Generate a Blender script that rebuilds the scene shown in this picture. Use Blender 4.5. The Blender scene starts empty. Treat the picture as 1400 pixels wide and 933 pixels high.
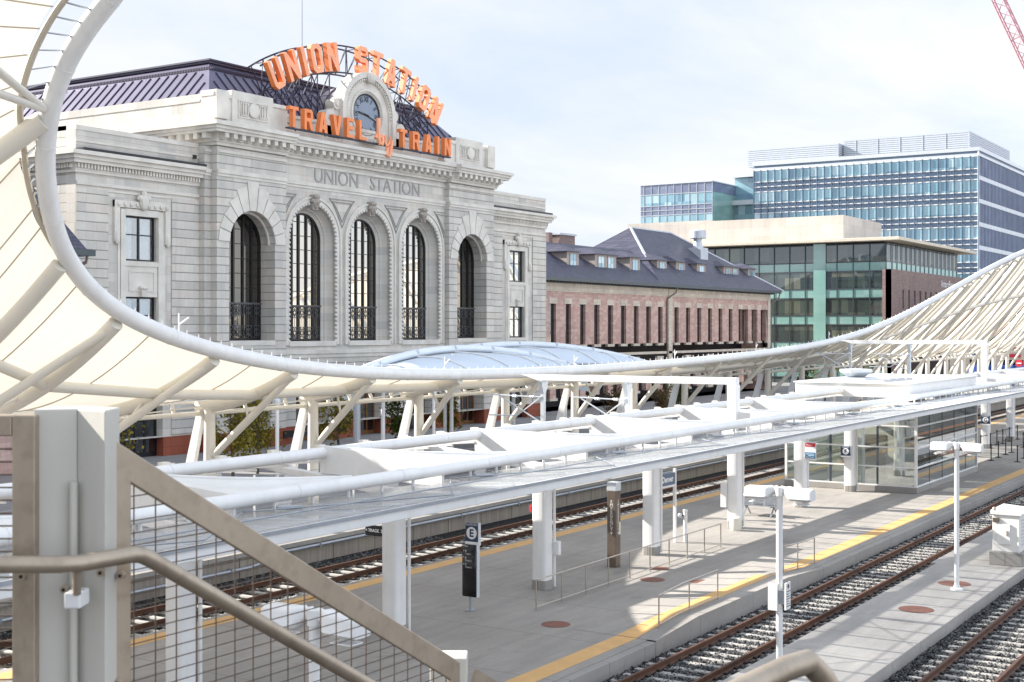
import bpy, math, random
import numpy as np
from mathutils import Vector, Matrix
from mathutils.geometry import tessellate_polygon
rnd = random.Random(7)
sc = bpy.context.scene
COL = sc.collection
V = Vector
R = math.radians
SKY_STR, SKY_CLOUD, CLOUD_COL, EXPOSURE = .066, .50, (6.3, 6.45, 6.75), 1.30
# ------------------------------------------------------------------ survey of the place (metres; x along the tracks, y towards the station)
EYE = 8.3
F_PX, X0, Y0 = 1818.0, 700.0, 449.0
CA = math.atan(1165 / F_PX); CC, SS = math.cos(CA), math.sin(CA)
def on_y(px, py, Y):
    t = (px - X0) / F_PX; X = Y * (CC + SS * t) / (SS - CC * t); d = CC * X + SS * Y
    return X, EYE - (py - Y0) * d / F_PX
def on_x(px, py, X):
    t = (px - X0) / F_PX; Y = X * (SS - CC * t) / (CC + SS * t); d = CC * X + SS * Y
    return Y, EYE - (py - Y0) * d / F_PX
def at_d(px, py, d):
    r = (px - X0) * d / F_PX
    return V((CC * d + SS * r, SS * d - CC * r, EYE - (py - Y0) * d / F_PX))

# ------------------------------------------------------------------ mesh builder
class MB:
    def __init__(s): s.v = []; s.f = []; s.m = []; s.mi = 0
    def add(s, vs, fs):
        n = len(s.v); s.v += [tuple(p) for p in vs]; s.f += [tuple(i + n for i in f) for f in fs]; s.m += [s.mi] * len(fs)
    def box(s, x0, x1, y0, y1, z0, z1):
        s.add([(x0,y0,z0),(x1,y0,z0),(x1,y1,z0),(x0,y1,z0),(x0,y0,z1),(x1,y0,z1),(x1,y1,z1),(x0,y1,z1)],
              [(0,3,2,1),(4,5,6,7),(0,1,5,4),(1,2,6,5),(2,3,7,6),(3,0,4,7)])
        return s
    def obox(s, c, ax, h):
        c = V(c); a = [V(q) for q in ax]; vs = []
        for k in ((-1,-1,-1),(1,-1,-1),(1,1,-1),(-1,1,-1),(-1,-1,1),(1,-1,1),(1,1,1),(-1,1,1)):
            vs.append(c + a[0]*h[0]*k[0] + a[1]*h[1]*k[1] + a[2]*h[2]*k[2])
        s.add(vs, [(0,3,2,1),(4,5,6,7),(0,1,5,4),(1,2,6,5),(2,3,7,6),(3,0,4,7)]); return s
    def bar(s, p, q, w, h=None, up=(0,0,1)):
        p, q = V(p), V(q); h = h or w; d = q - p; L = d.length; d.normalize(); u = V(up)
        if abs(d.dot(u)) > .98: u = V((1,0,0))
        a = d.cross(u).normalized(); b = a.cross(d)
        s.obox((p+q)/2, (d,a,b), (L/2, w/2, h/2)); return s
    def hexa(s, pts):
        s.add(pts, [(0,3,2,1),(4,5,6,7),(0,1,5,4),(1,2,6,5),(2,3,7,6),(3,0,4,7)]); return s
    def tube(s, pts, r, n=10, closed=False, cap=True):
        P = [V(p) for p in pts]; N = len(P); rr = r if isinstance(r, (list, tuple)) else [r]*N
        T = []
        for i in range(N):
            a = P[(i-1) % N] if (closed or i > 0) else P[i]; b = P[(i+1) % N] if (closed or i < N-1) else P[i]
            T.append((b-a).normalized())
        u = V((0,0,1)) if abs(T[0].z) < .9 else V((1,0,0))
        u = (u - T[0]*u.dot(T[0])).normalized(); vs = []
        for i in range(N):
            if i:
                u = u - T[i]*u.dot(T[i]); u.normalize()
            w = T[i].cross(u)
            for k in range(n):
                t = 2*math.pi*k/n; vs.append(P[i] + u*(rr[i]*math.cos(t)) + w*(rr[i]*math.sin(t)))
        fs = []
        for i in range(N if closed else N-1):
            j = (i+1) % N
            for k in range(n):
                l = (k+1) % n; fs.append((i*n+k, i*n+l, j*n+l, j*n+k))
        if cap and not closed:
            fs.append(tuple(range(n-1,-1,-1))); fs.append(tuple((N-1)*n+k for k in range(n)))
        s.add(vs, fs); return s
    def lathe(s, c, prof, n=20, axis='z'):
        c = V(c); vs = []; fs = []
        for (r, z) in prof:
            for k in range(n):
                t = 2*math.pi*k/n; a, b = r*math.cos(t), r*math.sin(t)
                vs.append(c + (V((a,b,z)) if axis == 'z' else V((a,z,b)) if axis == 'y' else V((z,a,b))))
        m = len(prof)
        for i in range(m-1):
            for k in range(n):
                l = (k+1) % n; fs.append((i*n+k, i*n+l, (i+1)*n+l, (i+1)*n+k))
        fs.append(tuple(range(n-1,-1,-1))); fs.append(tuple((m-1)*n+k for k in range(n)))
        s.add(vs, fs); return s
    def plate(s, loops, depth, o, U, W, N):
        """flat slab with holes: loops of 2D points in the (U,W) plane at o, going back by depth along N"""
        o, U, W, N = V(o), V(U), V(W), V(N)
        flat = [p for l in loops for p in l]
        tris = tessellate_polygon([[V((a,b,0)) for a,b in l] for l in loops])
        n = len(flat); front = [o + U*a + W*b for a,b in flat]; back = [p + N*depth for p in front]
        fs = []
        for t in tris:
            fs.append(tuple(t)); fs.append(tuple(i+n for i in reversed(t)))
        k = 0
        for l in loops:
            m = len(l)
            for i in range(m):
                j = (i+1) % m; fs.append((k+i, k+j, n+k+j, n+k+i))
            k += m
        s.add(front+back, fs); return s
    def grid(s, rows, flip=False):
        m = len(rows[0]); vs = [p for r in rows for p in r]; fs = []
        for i in range(len(rows)-1):
            for j in range(m-1):
                q = (i*m+j, i*m+j+1, (i+1)*m+j+1, (i+1)*m+j); fs.append(q[::-1] if flip else q)
        s.add(vs, fs); return s
    def ball(s, c, r, n=10, sc3=(1,1,1)):
        c = V(c); prof = [(math.sin(math.pi*i/n), -math.cos(math.pi*i/n)) for i in range(n+1)]
        vs = []; fs = []
        for a, z in prof:
            for k in range(n):
                t = 2*math.pi*k/n; vs.append(c + V((a*math.cos(t)*sc3[0], a*math.sin(t)*sc3[1], z*sc3[2]))*r)
        for i in range(n):
            for k in range(n):
                l = (k+1) % n; fs.append((i*n+k, i*n+l, (i+1)*n+l, (i+1)*n+k))
        s.add(vs, fs); return s
    def build(s, name, mat, parent=None, smooth=False, fix=True, local=False, bevel=0.0, thick=0.0):
        me = bpy.data.meshes.new(name); off = V((0,0,0))
        if parent is not None and not local:
            q = parent
            while q is not None: off += q.location; q = q.parent
        me.from_pydata([(a-off.x, b-off.y, c-off.z) for a,b,c in s.v], [], s.f)
        mats = mat if isinstance(mat, (list, tuple)) else [mat]
        for m in mats: me.materials.append(m)
        if len(mats) > 1: me.polygons.foreach_set('material_index', s.m)
        if fix:
            import bmesh
            bm = bmesh.new(); bm.from_mesh(me); bmesh.ops.recalc_face_normals(bm, faces=bm.faces); bm.to_mesh(me); bm.free()
        if smooth:
            for p in me.polygons: p.use_smooth = True
            try: me.set_sharp_from_angle(angle=R(40))
            except Exception: pass
        ob = bpy.data.objects.new(name, me); COL.objects.link(ob)
        if parent is not None: ob.parent = parent
        if bevel:
            b = ob.modifiers.new('bevel', 'BEVEL'); b.width = bevel; b.segments = 2; b.limit_method = 'ANGLE'; b.angle_limit = R(40)
        if thick:
            b = ob.modifiers.new('thick', 'SOLIDIFY'); b.thickness = thick
        return ob

def thing(name, label, cat, loc, group=None):
    o = bpy.data.objects.new(name, None); COL.objects.link(o); o.location = loc; o.empty_display_size = .3
    o['label'] = label; o['category'] = cat
    if group: o['group'] = group
    return o
def tag(o, label=None, cat=None, group=None, kind=None):
    if label: o['label'] = label
    if cat: o['category'] = cat
    if group: o['group'] = group
    if kind: o['kind'] = kind
    return o
def copy_tree(o, loc=None, label=None):
    def rec(q, par):
        c = q.copy(); COL.objects.link(c)
        if par is not None: c.parent = par; c.matrix_parent_inverse = q.matrix_parent_inverse.copy()
        for ch in [h for h in KIDS.get(q.name, [])]: rec(ch, c)
        return c
    KIDS = {}
    for h in list(bpy.data.objects):
        if h.parent: KIDS.setdefault(h.parent.name, []).append(h)
    c = rec(o, None)
    if loc is not None: c.location = loc
    if label: c['label'] = label
    return c
def text_geo(body, size, depth, xs=1.0, offset=0.0):
    cu = bpy.data.curves.new('lettering', 'FONT'); cu.body = body; cu.size = size; cu.extrude = 0; cu.align_x = 'CENTER'; cu.align_y = 'CENTER'
    cu.offset = offset; cu.resolution_u = 3
    ob = bpy.data.objects.new('lettering', cu); COL.objects.link(ob)
    dg = bpy.context.evaluated_depsgraph_get(); dg.update(); ev = ob.evaluated_get(dg); me = ev.to_mesh()
    vs = [(v.co.x*xs, v.co.y) for v in me.vertices]; fs = [tuple(p.vertices) for p in me.polygons]
    ev.to_mesh_clear(); bpy.data.objects.remove(ob); bpy.data.curves.remove(cu)
    return vs, fs
def put_text(mb, body, size, o, U, W, N=None, depth=0.0, xs=1.0, offset=0.0):
    vs, fs = text_geo(body, size, 0, xs, offset); o, U, W = V(o), V(U), V(W)
    base = [o + U*a + W*b for a,b in vs]
    if depth:
        N = V(N); n = len(base); edges = {}
        out = list(fs) + [tuple(i+n for i in reversed(f)) for f in fs]
        for f in fs:
            for i in range(len(f)):
                e = (f[i], f[(i+1) % len(f)]); edges[e] = edges.get(e, 0) + 1
        for (a,b) in list(edges):
            if (b,a) not in edges: out.append((b,a,a+n,b+n))
        mb.add(base + [p + N*depth for p in base], out)
    else: mb.add(base, fs)
    return mb
def arch(cx, hw, z0, zs, n=20):
    """loop of an arched opening: bottom z0, spring zs"""
    return [(cx-hw, z0), (cx+hw, z0)] + [(cx + hw*math.cos(math.pi*i/n), zs + hw*math.sin(math.pi*i/n)) for i in range(n+1)]
def rect(a, b, c, d): return [(a,c),(b,c),(b,d),(a,d)]
XA, YA, ZA = V((1,0,0)), V((0,1,0)), V((0,0,1))

# ------------------------------------------------------------------ materials
class NT:
    def __init__(s, name):
        s.mat = bpy.data.materials.new(name); s.mat.use_nodes = True; s.t = s.mat.node_tree; s.t.nodes.clear()
        s.out = s.t.nodes.new('ShaderNodeOutputMaterial')
    def n(s, ty, **kw):
        q = s.t.nodes.new('ShaderNode'+ty)
        for k, v in kw.items():
            if k.startswith('i_'):
                key = k[2:].replace('_', ' '); q.inputs[key].default_value = v
            else: setattr(q, k, v)
        return q
    def l(s, a, b): s.t.links.new(a, b)
    def coord(s): return s.n('TexCoord').outputs['Object']
    def noise(s, scale, detail=4, vec=None, rough=.55):
        q = s.n('TexNoise'); q.inputs['Scale'].default_value = scale; q.inputs['Detail'].default_value = detail; q.inputs['Roughness'].default_value = rough
        s.l(vec if vec is not None else s.coord(), q.inputs['Vector']); return q.outputs['Fac']
    def ramp(s, fac, stops):
        q = s.n('ValToRGB'); e = q.color_ramp.elements
        e[0].position, e[0].color = stops[0][0], (*stops[0][1], 1)
        e[1].position, e[1].color = stops[-1][0], (*stops[-1][1], 1)
        for p, c in stops[1:-1]:
            k = e.new(p); k.color = (*c, 1)
        s.l(fac, q.inputs['Fac']); return q.outputs['Color']
    def mix(s, a, b, fac, mode='MIX'):
        q = s.n('MixRGB', blend_type=mode)
        for sock, val in ((q.inputs['Color1'], a), (q.inputs['Color2'], b)):
            if isinstance(val, tuple): sock.default_value = (*val, 1)
            else: s.l(val, sock)
        if isinstance(fac, (int, float)): q.inputs['Fac'].default_value = fac
        else: s.l(fac, q.inputs['Fac'])
        return q.outputs['Color']
    def math(s, op, a, b=None):
        q = s.n('Math', operation=op)
        for i, val in enumerate((a, b)):
            if val is None: continue
            if isinstance(val, (int, float)): q.inputs[i].default_value = val
            else: s.l(val, q.inputs[i])
        return q.outputs[0]
    def wallvec(s):
        """(x+y, z) so that one pattern runs round the corners of an upright wall"""
        sp = s.n('SeparateXYZ'); s.l(s.coord(), sp.inputs[0]); cb = s.n('CombineXYZ')
        s.l(s.math('ADD', sp.outputs[0], sp.outputs[1]), cb.inputs[0]); s.l(sp.outputs[2], cb.inputs[1]); return cb.outputs[0]
    def bsdf(s, color, rough=.6, metal=0, spec=.5, bump=None, bstr=.2, bdist=.02, coat=0):
        q = s.n('BsdfPrincipled'); q.inputs['Metallic'].default_value = metal; q.inputs['Specular IOR Level'].default_value = spec
        q.inputs['Coat Weight'].default_value = coat
        if isinstance(color, tuple): q.inputs['Base Color'].default_value = (*color, 1)
        else: s.l(color, q.inputs['Base Color'])
        if isinstance(rough, (int, float)): q.inputs['Roughness'].default_value = rough
        else: s.l(rough, q.inputs['Roughness'])
        if bump is not None:
            b = s.n('Bump'); b.inputs['Strength'].default_value = bstr; b.inputs['Distance'].default_value = bdist; s.l(bump, b.inputs['Height']); s.l(b.outputs[0], q.inputs['Normal'])
        return q.outputs[0]
    def end(s, sh): s.l(sh, s.out.inputs['Surface']); return s.mat
def tint(c, k): return tuple(max(0, min(1, x*k)) for x in c)
def simple(name, c, rough=.6, metal=0, var=.12, vs=1.5, bump=0, bs=40, spec=.5, coat=0, bd=.01):
    t = NT(name); f = t.noise(vs, 5); col = t.ramp(f, [(.25, tint(c, 1-var)), (.75, tint(c, 1+var))])
    b = t.noise(bs, 3) if bump else None
    return t.end(t.bsdf(col, rough, metal, spec, b, bump or .1, bd, coat))
def stone(name, c1, c2, mortar, bw, bh, msize, warm, bstr=.5, bdist=.03, off=.5, band=0.0, bandcol=(.12,.12,.115)):
    t = NT(name); v = t.wallvec(); br = t.n('TexBrick', offset=off, squash=1.0)
    t.l(v, br.inputs['Vector']); br.inputs['Scale'].default_value = 1.0; br.inputs['Brick Width'].default_value = bw; br.inputs['Row Height'].default_value = bh
    br.inputs['Mortar Size'].default_value = msize; br.inputs['Mortar Smooth'].default_value = .2; br.inputs['Bias'].default_value = 0
    br.inputs['Color1'].default_value = (*c1, 1); br.inputs['Color2'].default_value = (*c2, 1); br.inputs['Mortar'].default_value = (*mortar, 1)
    # each block its own tone
    sp = t.n('SeparateXYZ'); t.l(v, sp.inputs[0]); cb = t.n('CombineXYZ')
    row = t.math('FLOOR', t.math('DIVIDE', sp.outputs[1], bh)); t.l(row, cb.inputs[1])
    t.l(t.math('FLOOR', t.math('ADD', t.math('DIVIDE', sp.outputs[0], bw), t.math('MULTIPLY', row, off))), cb.inputs[0])
    wn = t.n('TexWhiteNoise', noise_dimensions='2D'); t.l(cb.outputs[0], wn.inputs['Vector'])
    tone = t.ramp(wn.outputs['Value'], [(0, tint(c1, .86)), (.3, c1), (.55, warm), (.75, c2), (1, tint(c2, 1.1))])
    col = t.mix(br.outputs['Color'], tone, .6); col = t.mix(col, mortar, br.outputs['Fac'])
    big = t.noise(.35, 5); col = t.mix(col, t.ramp(big, [(.3, (.78,.78,.8)), (.7, (1.06,1.04,1.0))]), .55, 'MULTIPLY')
    mp = t.n('Mapping'); mp.inputs['Scale'].default_value = (1.6, 1.6, .10); t.l(t.coord(), mp.inputs['Vector']); stn = t.noise(1.0, 5, mp.outputs[0])
    col = t.mix(col, t.ramp(stn, [(.34, (.80,.80,.81)), (.6, (1.04,1.03,1.02))]), .5, 'MULTIPLY')
    fine = t.noise(14, 4); col = t.mix(col, t.ramp(fine, [(.3, (.86,.86,.86)), (.7, (1.05,1.05,1.05))]), .5, 'MULTIPLY')
    h = t.math('ADD', t.math('MULTIPLY', br.outputs['Fac'], -1.0), t.math('MULTIPLY', fine, .25))
    if band:
        fr = t.math('FRACT', t.math('DIVIDE', sp.outputs[1], bh)); ln = t.math('LESS_THAN', fr, band/bh); col = t.mix(col, bandcol, ln); h = t.math('SUBTRACT', h, t.math('MULTIPLY', ln, 2.0))
    return t.end(t.bsdf(col, .8, 0, .3, h, bstr, bdist))
M = {}
M['stone'] = stone('station_stone', (.58,.568,.535), (.65,.633,.59), (.45,.435,.40), 1.5, .62, .008, (.66,.60,.54))
M['rustic'] = stone('banded_stone', (.58,.568,.535), (.65,.633,.59), (.43,.415,.385), 1.7, .60, .010, (.66,.60,.545), .8, .05, .5, .045, (.35,.34,.315))
M['trim'] = simple('carved_stone', (.635,.61,.56), .8, 0, .16, .8, .35, 16)
M['granite'] = stone('red_granite', (.26,.075,.045), (.30,.09,.055), (.13,.05,.035), 1.6, .6, .012, (.33,.10,.06), .2, .01)
M['brick'] = stone('pink_sandstone', (.52,.345,.30), (.64,.47,.42), (.52,.42,.38), .62, .27, .012, (.55,.31,.275), .6, .03)
M['quoin'] = stone('pale_quoin_stone', (.62,.56,.48), (.68,.61,.53), (.45,.4,.35), .9, .4, .012, (.6,.54,.46))
M['orange_brick'] = stone('orange_brick', (.52,.17,.09), (.58,.21,.12), (.5,.3,.22), .5, .18, .012, (.48,.15,.08))
M['brown_brick'] = stone('brown_brick', (.25,.18,.17), (.28,.21,.195), (.2,.15,.145), .8, .2, .008, (.26,.19,.18), .2, .01)
M['beige'] = stone('beige_panel', (.58,.54,.50), (.61,.565,.525), (.47,.435,.40), 6.0, 1.5, .02, (.595,.555,.515), .2, .01, 0)
M['cream'] = simple('cream_plaster', (.62,.56,.46), .8)
M['plum_metal'] = simple('plum_roof_metal', (.155,.145,.215), .42, .72, .12, .7)
M['plum_seam'] = simple('roof_seam_metal', (.05,.048,.085), .45, .2, .1)
M['black_metal'] = simple('black_metal', (.012,.013,.017), .4, .2, .2, 2)
M['truss'] = simple('sign_truss_steel', (.03,.032,.06), .5, .3, .2, 2)
M['sign_orange'] = simple('orange_sign_enamel', (.84,.25,.075), .45, 0, .10, 1.2)
M['sign_face'] = simple('lit_orange_enamel', (.95,.40,.22), .5, 0, .10, 1.2)  # fronts paler than the shaded sides: bright light put into the colour
M['dial'] = simple('clock_dial', (.20,.25,.33), .35, 0, .1, 2)
def paint(name, c, rough):
    t = NT(name); n = t.noise(1.3, 6); mp = t.n('Mapping'); mp.inputs['Scale'].default_value = (5, 5, .5); t.l(t.coord(), mp.inputs['Vector']); st = t.noise(1.0, 6, mp.outputs[0]); f = t.noise(22, 4)
    col = t.ramp(n, [(.3, tint(c, .93)), (.7, tint(c, 1.04))]); col = t.mix(col, t.ramp(st, [(.30, (.80,.79,.76)), (.46, (1,1,1)), (1, (1,1,1))]), .28, 'MULTIPLY')
    return t.end(t.bsdf(col, t.ramp(f, [(.3, (rough-.08,)*3), (.7, (rough+.12,)*3)]), 0, .5, f, .04, .01, .1))
M['white'] = paint('white_painted_steel', (.76,.76,.755), .38)
M['white_dull'] = paint('white_coated_panel', (.74,.74,.735), .5)
M['cream_steel'] = simple('warm_white_steel', (.70,.665,.59), .42, 0, .04, .6)
def worn_steel():
    t = NT('brushed_stainless'); n = t.noise(6, 6); mp = t.n('Mapping'); mp.inputs['Scale'].default_value = (300, 40, 40); t.l(t.coord(), mp.inputs['Vector']); sc_ = t.noise(1.0, 3, mp.outputs[0]); sm = t.noise(28, 5)
    col = t.ramp(n, [(.25, (.34,.28,.215)), (.75, (.47,.395,.31))]); col = t.mix(col, t.ramp(sm, [(.3, (.78,.77,.76)), (.5, (1,1,1)), (1, (1.04,1.04,1.04))]), .7, 'MULTIPLY')
    return t.end(t.bsdf(col, t.ramp(sc_, [(.3, (.30,.30,.30)), (.7, (.50,.50,.50))]), .55, .5, sc_, .06, .002))
M['steel'] = worn_steel()
M['steel_pale'] = paint('pale_post_paint', (.565,.545,.495), .5)
M['steel_thin'] = simple('rail_stainless', (.42,.38,.33), .35, .75, .1, 6)
M['wire'] = simple('mesh_wire', (.13,.10,.08), .45, .5, .2, 20)
M['grey_steel'] = simple('galvanised_steel', (.36,.39,.43), .4, .5, .12, 3)
M['grille'] = simple('grille_metal', (.085,.088,.095), .5, .3, .1, 3)
M['wood'] = simple('oak_door', (.20,.095,.03), .5, 0, .3, 4)
M['curtain'] = simple('white_curtain', (.75,.75,.74), .9, 0, .12, 3)
M['yellow'] = simple('tactile_yellow', (.60,.36,.14), .7, 0, .10, 2.5, .4, 90)
M['rust_disc'] = simple('rusty_cover', (.20,.085,.06), .7, .2, .25, 8, .4, 60)
M['rail'] = simple('rusty_rail', (.105,.047,.027), .6, .3, .25, 3, .2, 60)
M['clip'] = simple('dark_clip_iron', (.03,.024,.02), .7, .2)
M['sleeper'] = simple('concrete_sleeper', (.37,.355,.335), .85, 0, .2, 3, .3, 60)
M['black_sign'] = simple('black_sign_panel', (.012,.012,.014), .25, 0, .1)
M['navy'] = simple('navy_sign_panel', (.02,.045,.10), .4, 0, .1)
M['slate_blue'] = simple('slate_blue_sign', (.10,.15,.22), .5, 0, .1)
M['red_sign'] = simple('red_sign_panel', (.60,.03,.05), .5, 0, .1)
M['blue_sign'] = simple('blue_sign_panel', (.02,.16,.32), .5, 0, .1)
M['blue_fence'] = simple('blue_hoarding', (.03,.09,.33), .5, 0, .15)
M['letter'] = simple('white_lettering', (.85,.85,.85), .5, 0, .02)
M['brown_pylon'] = simple('bronze_pylon', (.16,.125,.10), .4, .5, .12, 3)
M['bark'] = simple('tree_bark', (.10,.075,.055), .9, 0, .3, 8, .5, 30)
M['crane'] = simple('faded_red_crane', (.55,.30,.33), .6, 0, .1)
M['rubber'] = simple('black_rubber', (.02,.02,.02), .7)
M['lens'] = simple('camera_lens', (.25,.26,.28), .1, .3)
M['downpipe'] = simple('brown_downpipe', (.20,.15,.12), .5, .3)
M['gutter'] = simple('dark_gutter', (.06,.075,.085), .4, .3)
M['dormer'] = simple('dormer_siding', (.34,.30,.28), .6, 0, .08, 1)
M['cab'] = simple('equipment_cabinet', (.74,.73,.70), .5, 0, .06, 2)

def concrete(name, c, jx, jy, joint=.022, streak=True, dark=.42):
    t = NT(name); co = t.coord(); sp = t.n('SeparateXYZ'); t.l(co, sp.inputs[0])
    big = t.noise(.22, 6); fine = t.noise(9, 5)
    mp = t.n('Mapping'); mp.inputs['Scale'].default_value = (.35, 2.4, 1); t.l(co, mp.inputs['Vector'])
    st = t.noise(1.2, 5, mp.outputs[0])
    col = t.ramp(big, [(.25, tint(c, .78)), (.75, tint(c, 1.14))])
    col = t.mix(col, t.ramp(fine, [(.3, (.9,.9,.9)), (.7, (1.05,1.05,1.05))]), .6, 'MULTIPLY')
    if streak: col = t.mix(col, t.ramp(st, [(.35, (.82,.82,.83)), (.65, (1.06,1.05,1.04))]), .6, 'MULTIPLY')
    sn = t.noise(.9, 6); col = t.mix(col, t.ramp(sn, [(.30, (.80,.79,.78)), (.40, (1,1,1)), (1, (1,1,1))]), .8, 'MULTIPLY')
    vo = t.n('TexVoronoi'); vo.inputs['Scale'].default_value = 1.7; t.l(co, vo.inputs['Vector']); col = t.mix(col, t.ramp(vo.outputs['Distance'], [(0, (.62,.61,.60)), (.035, (.75,.74,.73)), (.05, (1,1,1))]), .7, 'MULTIPLY')
    def line(o, pitch):
        fr = t.math('FRACT', t.math('DIVIDE', o, pitch)); return t.math('LESS_THAN', fr, joint/pitch)
    m = t.math('MAXIMUM', line(sp.outputs[0], jx), line(sp.outputs[1], jy))
    col = t.mix(col, tint(c, dark), m)
    return t.end(t.bsdf(col, .85, 0, .3, fine, .15, .01))
M['platform'] = concrete('platform_concrete', (.335,.315,.292), 3.75, 50.0)
M['low_platform'] = concrete('low_platform_concrete', (.39,.37,.348), 2.5, 50.0)
M['kerb'] = concrete('kerb_concrete', (.32,.305,.285), 1.9, 50.0, .02, False)
M['plaza'] = concrete('plaza_paving', (.28,.275,.28), 1.5, 1.5, .02)
def board_wall():
    t = NT('board_marked_concrete'); co = t.coord(); sp = t.n('SeparateXYZ'); t.l(co, sp.inputs[0])
    mp = t.n('Mapping'); mp.inputs['Scale'].default_value = (6, 1, .25); t.l(co, mp.inputs['Vector'])
    st = t.noise(1.0, 5, mp.outputs[0]); big = t.noise(.5, 4)
    col = t.ramp(st, [(.3, (.25,.225,.195)), (.7, (.38,.345,.30))])
    col = t.mix(col, t.ramp(big, [(.3, (.85,.85,.86)), (.7, (1.08,1.06,1.02))]), .7, 'MULTIPLY')
    fr = t.math('FRACT', t.math('DIVIDE', sp.outputs[0], 2.45)); col = t.mix(col, (.08,.07,.06), t.math('LESS_THAN', fr, .016))
    return t.end(t.bsdf(col, .9, 0, .2, st, .3, .02))
M['trench'] = board_wall()
def ballast_ground():
    t = NT('ballast_bed'); vo = t.n('TexVoronoi'); vo.inputs['Scale'].default_value = 14; t.l(t.coord(), vo.inputs['Vector'])
    col = t.mix(t.ramp(vo.outputs['Distance'], [(0, (.09,.09,.09)), (.6, (.012,.012,.013))]), (.5,.5,.5), 0.0)
    return t.end(t.bsdf(col, .95, 0, .2, vo.outputs['Distance'], .9, .05))
M['ballast'] = ballast_ground()
def gravel_mat(name, lo, hi):
    t = NT(name); g = t.n('NewGeometry'); col = t.ramp(g.outputs['Random Per Island'], [(0, lo), (.55, tint(hi, .55)), (1, hi)])
    return t.end(t.bsdf(col, .9, 0, .3))
M['gravel'] = gravel_mat('dark_ballast_stone', (.022,.024,.028), (.17,.17,.17))
M['gravel_pale'] = gravel_mat('pale_ballast_stone', (.30,.28,.26), (.72,.70,.66))
def roof_tiles():
    t = NT('dark_clay_tiles'); v = t.n('TexBrick', offset=.5); co = t.coord()
    sp = t.n('SeparateXYZ'); t.l(co, sp.inputs[0]); cb = t.n('CombineXYZ'); t.l(t.math('ADD', sp.outputs[0], t.math('MULTIPLY', sp.outputs[1], .31)), cb.inputs[0]); t.l(sp.outputs[2], cb.inputs[1])
    t.l(cb.outputs[0], v.inputs['Vector']); v.inputs['Scale'].default_value = 1; v.inputs['Brick Width'].default_value = .5; v.inputs['Row Height'].default_value = .24
    v.inputs['Mortar Size'].default_value = .022; v.inputs['Color1'].default_value = (.048,.05,.085,1); v.inputs['Color2'].default_value = (.075,.075,.115,1); v.inputs['Mortar'].default_value = (.03,.03,.045,1)
    n = t.noise(.8, 4); col = t.mix(v.outputs['Color'], t.ramp(n, [(.3, (.8,.8,.85)), (.7, (1.25,1.2,1.2))]), .8, 'MULTIPLY')
    return t.end(t.bsdf(col, .5, 0, .5, t.math('MULTIPLY', v.outputs['Fac'], -1.0), .8, .05))
M['tiles'] = roof_tiles()
def fabric():
    t = NT('tensile_fabric'); n = t.noise(.25, 3)
    d = t.n('BsdfDiffuse'); t.l(t.ramp(n, [(.3, (.74,.73,.69)), (.7, (.80,.785,.75))]), d.inputs['Color'])
    tr = t.n('BsdfTranslucent'); tr.inputs['Color'].default_value = (.87,.82,.72,1)
    m = t.n('MixShader'); m.inputs[0].default_value = .24; t.l(d.outputs[0], m.inputs[1]); t.l(tr.outputs[0], m.inputs[2])
    return t.end(m.outputs[0])
M['fabric'] = fabric()
def glass(name, tintc, refl, rough=.02, base=None, clear=.85, gcol=(.95,.97,1)):
    """glazing: part see-through, part mirror, with an optional coloured body"""
    t = NT(name); fr = t.n('LayerWeight'); fr.inputs['Blend'].default_value = .35
    tr = t.n('BsdfTransparent'); tr.inputs['Color'].default_value = (*tintc, 1)
    body = tr.outputs[0]
    if base:
        d = t.n('BsdfDiffuse'); d.inputs['Color'].default_value = (*base, 1); mm = t.n('MixShader'); mm.inputs[0].default_value = 1-clear
        t.l(tr.outputs[0], mm.inputs[1]); t.l(d.outputs[0], mm.inputs[2]); body = mm.outputs[0]
    g = t.n('BsdfGlossy'); g.inputs['Roughness'].default_value = rough; g.inputs['Color'].default_value = (*gcol, 1)
    fac = t.math('MINIMUM', t.math('ADD', t.math('MULTIPLY', fr.outputs['Facing'], .55), refl), .95)
    m = t.n('MixShader'); t.l(fac, m.inputs[0]); t.l(body, m.inputs[1]); t.l(g.outputs[0], m.inputs[2])
    return t.end(m.outputs[0])
M['glass'] = glass('window_glass', (.75,.8,.82), .10)
M['glass_arch'] = glass('tall_window_glass', (.1,.1,.1), .34, .02, (.02,.018,.016), .3, (.98,.92,.83))
M['glass_side_arch'] = glass('side_tall_window_glass', (.1,.1,.1), .02, .02, (.02,.018,.016), .3, (.98,.92,.83))
M['glass_dark'] = glass('dark_window_glass', (.1,.1,.1), .05, .03, (.012,.014,.017), .1)
M['glass_roof'] = glass('fritted_roof_glass', (.95,.97,.98), .03, .05, (.80,.82,.84), .86)
def frosted():
    t = NT('frosted_roof_panel'); d = t.n('BsdfDiffuse'); d.inputs['Color'].default_value = (.82,.83,.84,1); tr = t.n('BsdfTranslucent'); tr.inputs['Color'].default_value = (.85,.86,.87,1); tp = t.n('BsdfTransparent'); tp.inputs['Color'].default_value = (.95,.96,.97,1)
    g = t.n('BsdfGlossy'); g.inputs['Roughness'].default_value = .06; lw = t.n('LayerWeight'); lw.inputs['Blend'].default_value = .25
    a = t.n('MixShader'); a.inputs[0].default_value = .35; t.l(d.outputs[0], a.inputs[1]); t.l(tr.outputs[0], a.inputs[2])
    b = t.n('MixShader'); b.inputs[0].default_value = .80; t.l(a.outputs[0], b.inputs[1]); t.l(tp.outputs[0], b.inputs[2])
    c = t.n('MixShader'); t.l(t.math('MULTIPLY', lw.outputs['Facing'], .35), c.inputs[0]); t.l(b.outputs[0], c.inputs[1]); t.l(g.outputs[0], c.inputs[2]); return t.end(c.outputs[0])
M['frosted'] = frosted()
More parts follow.
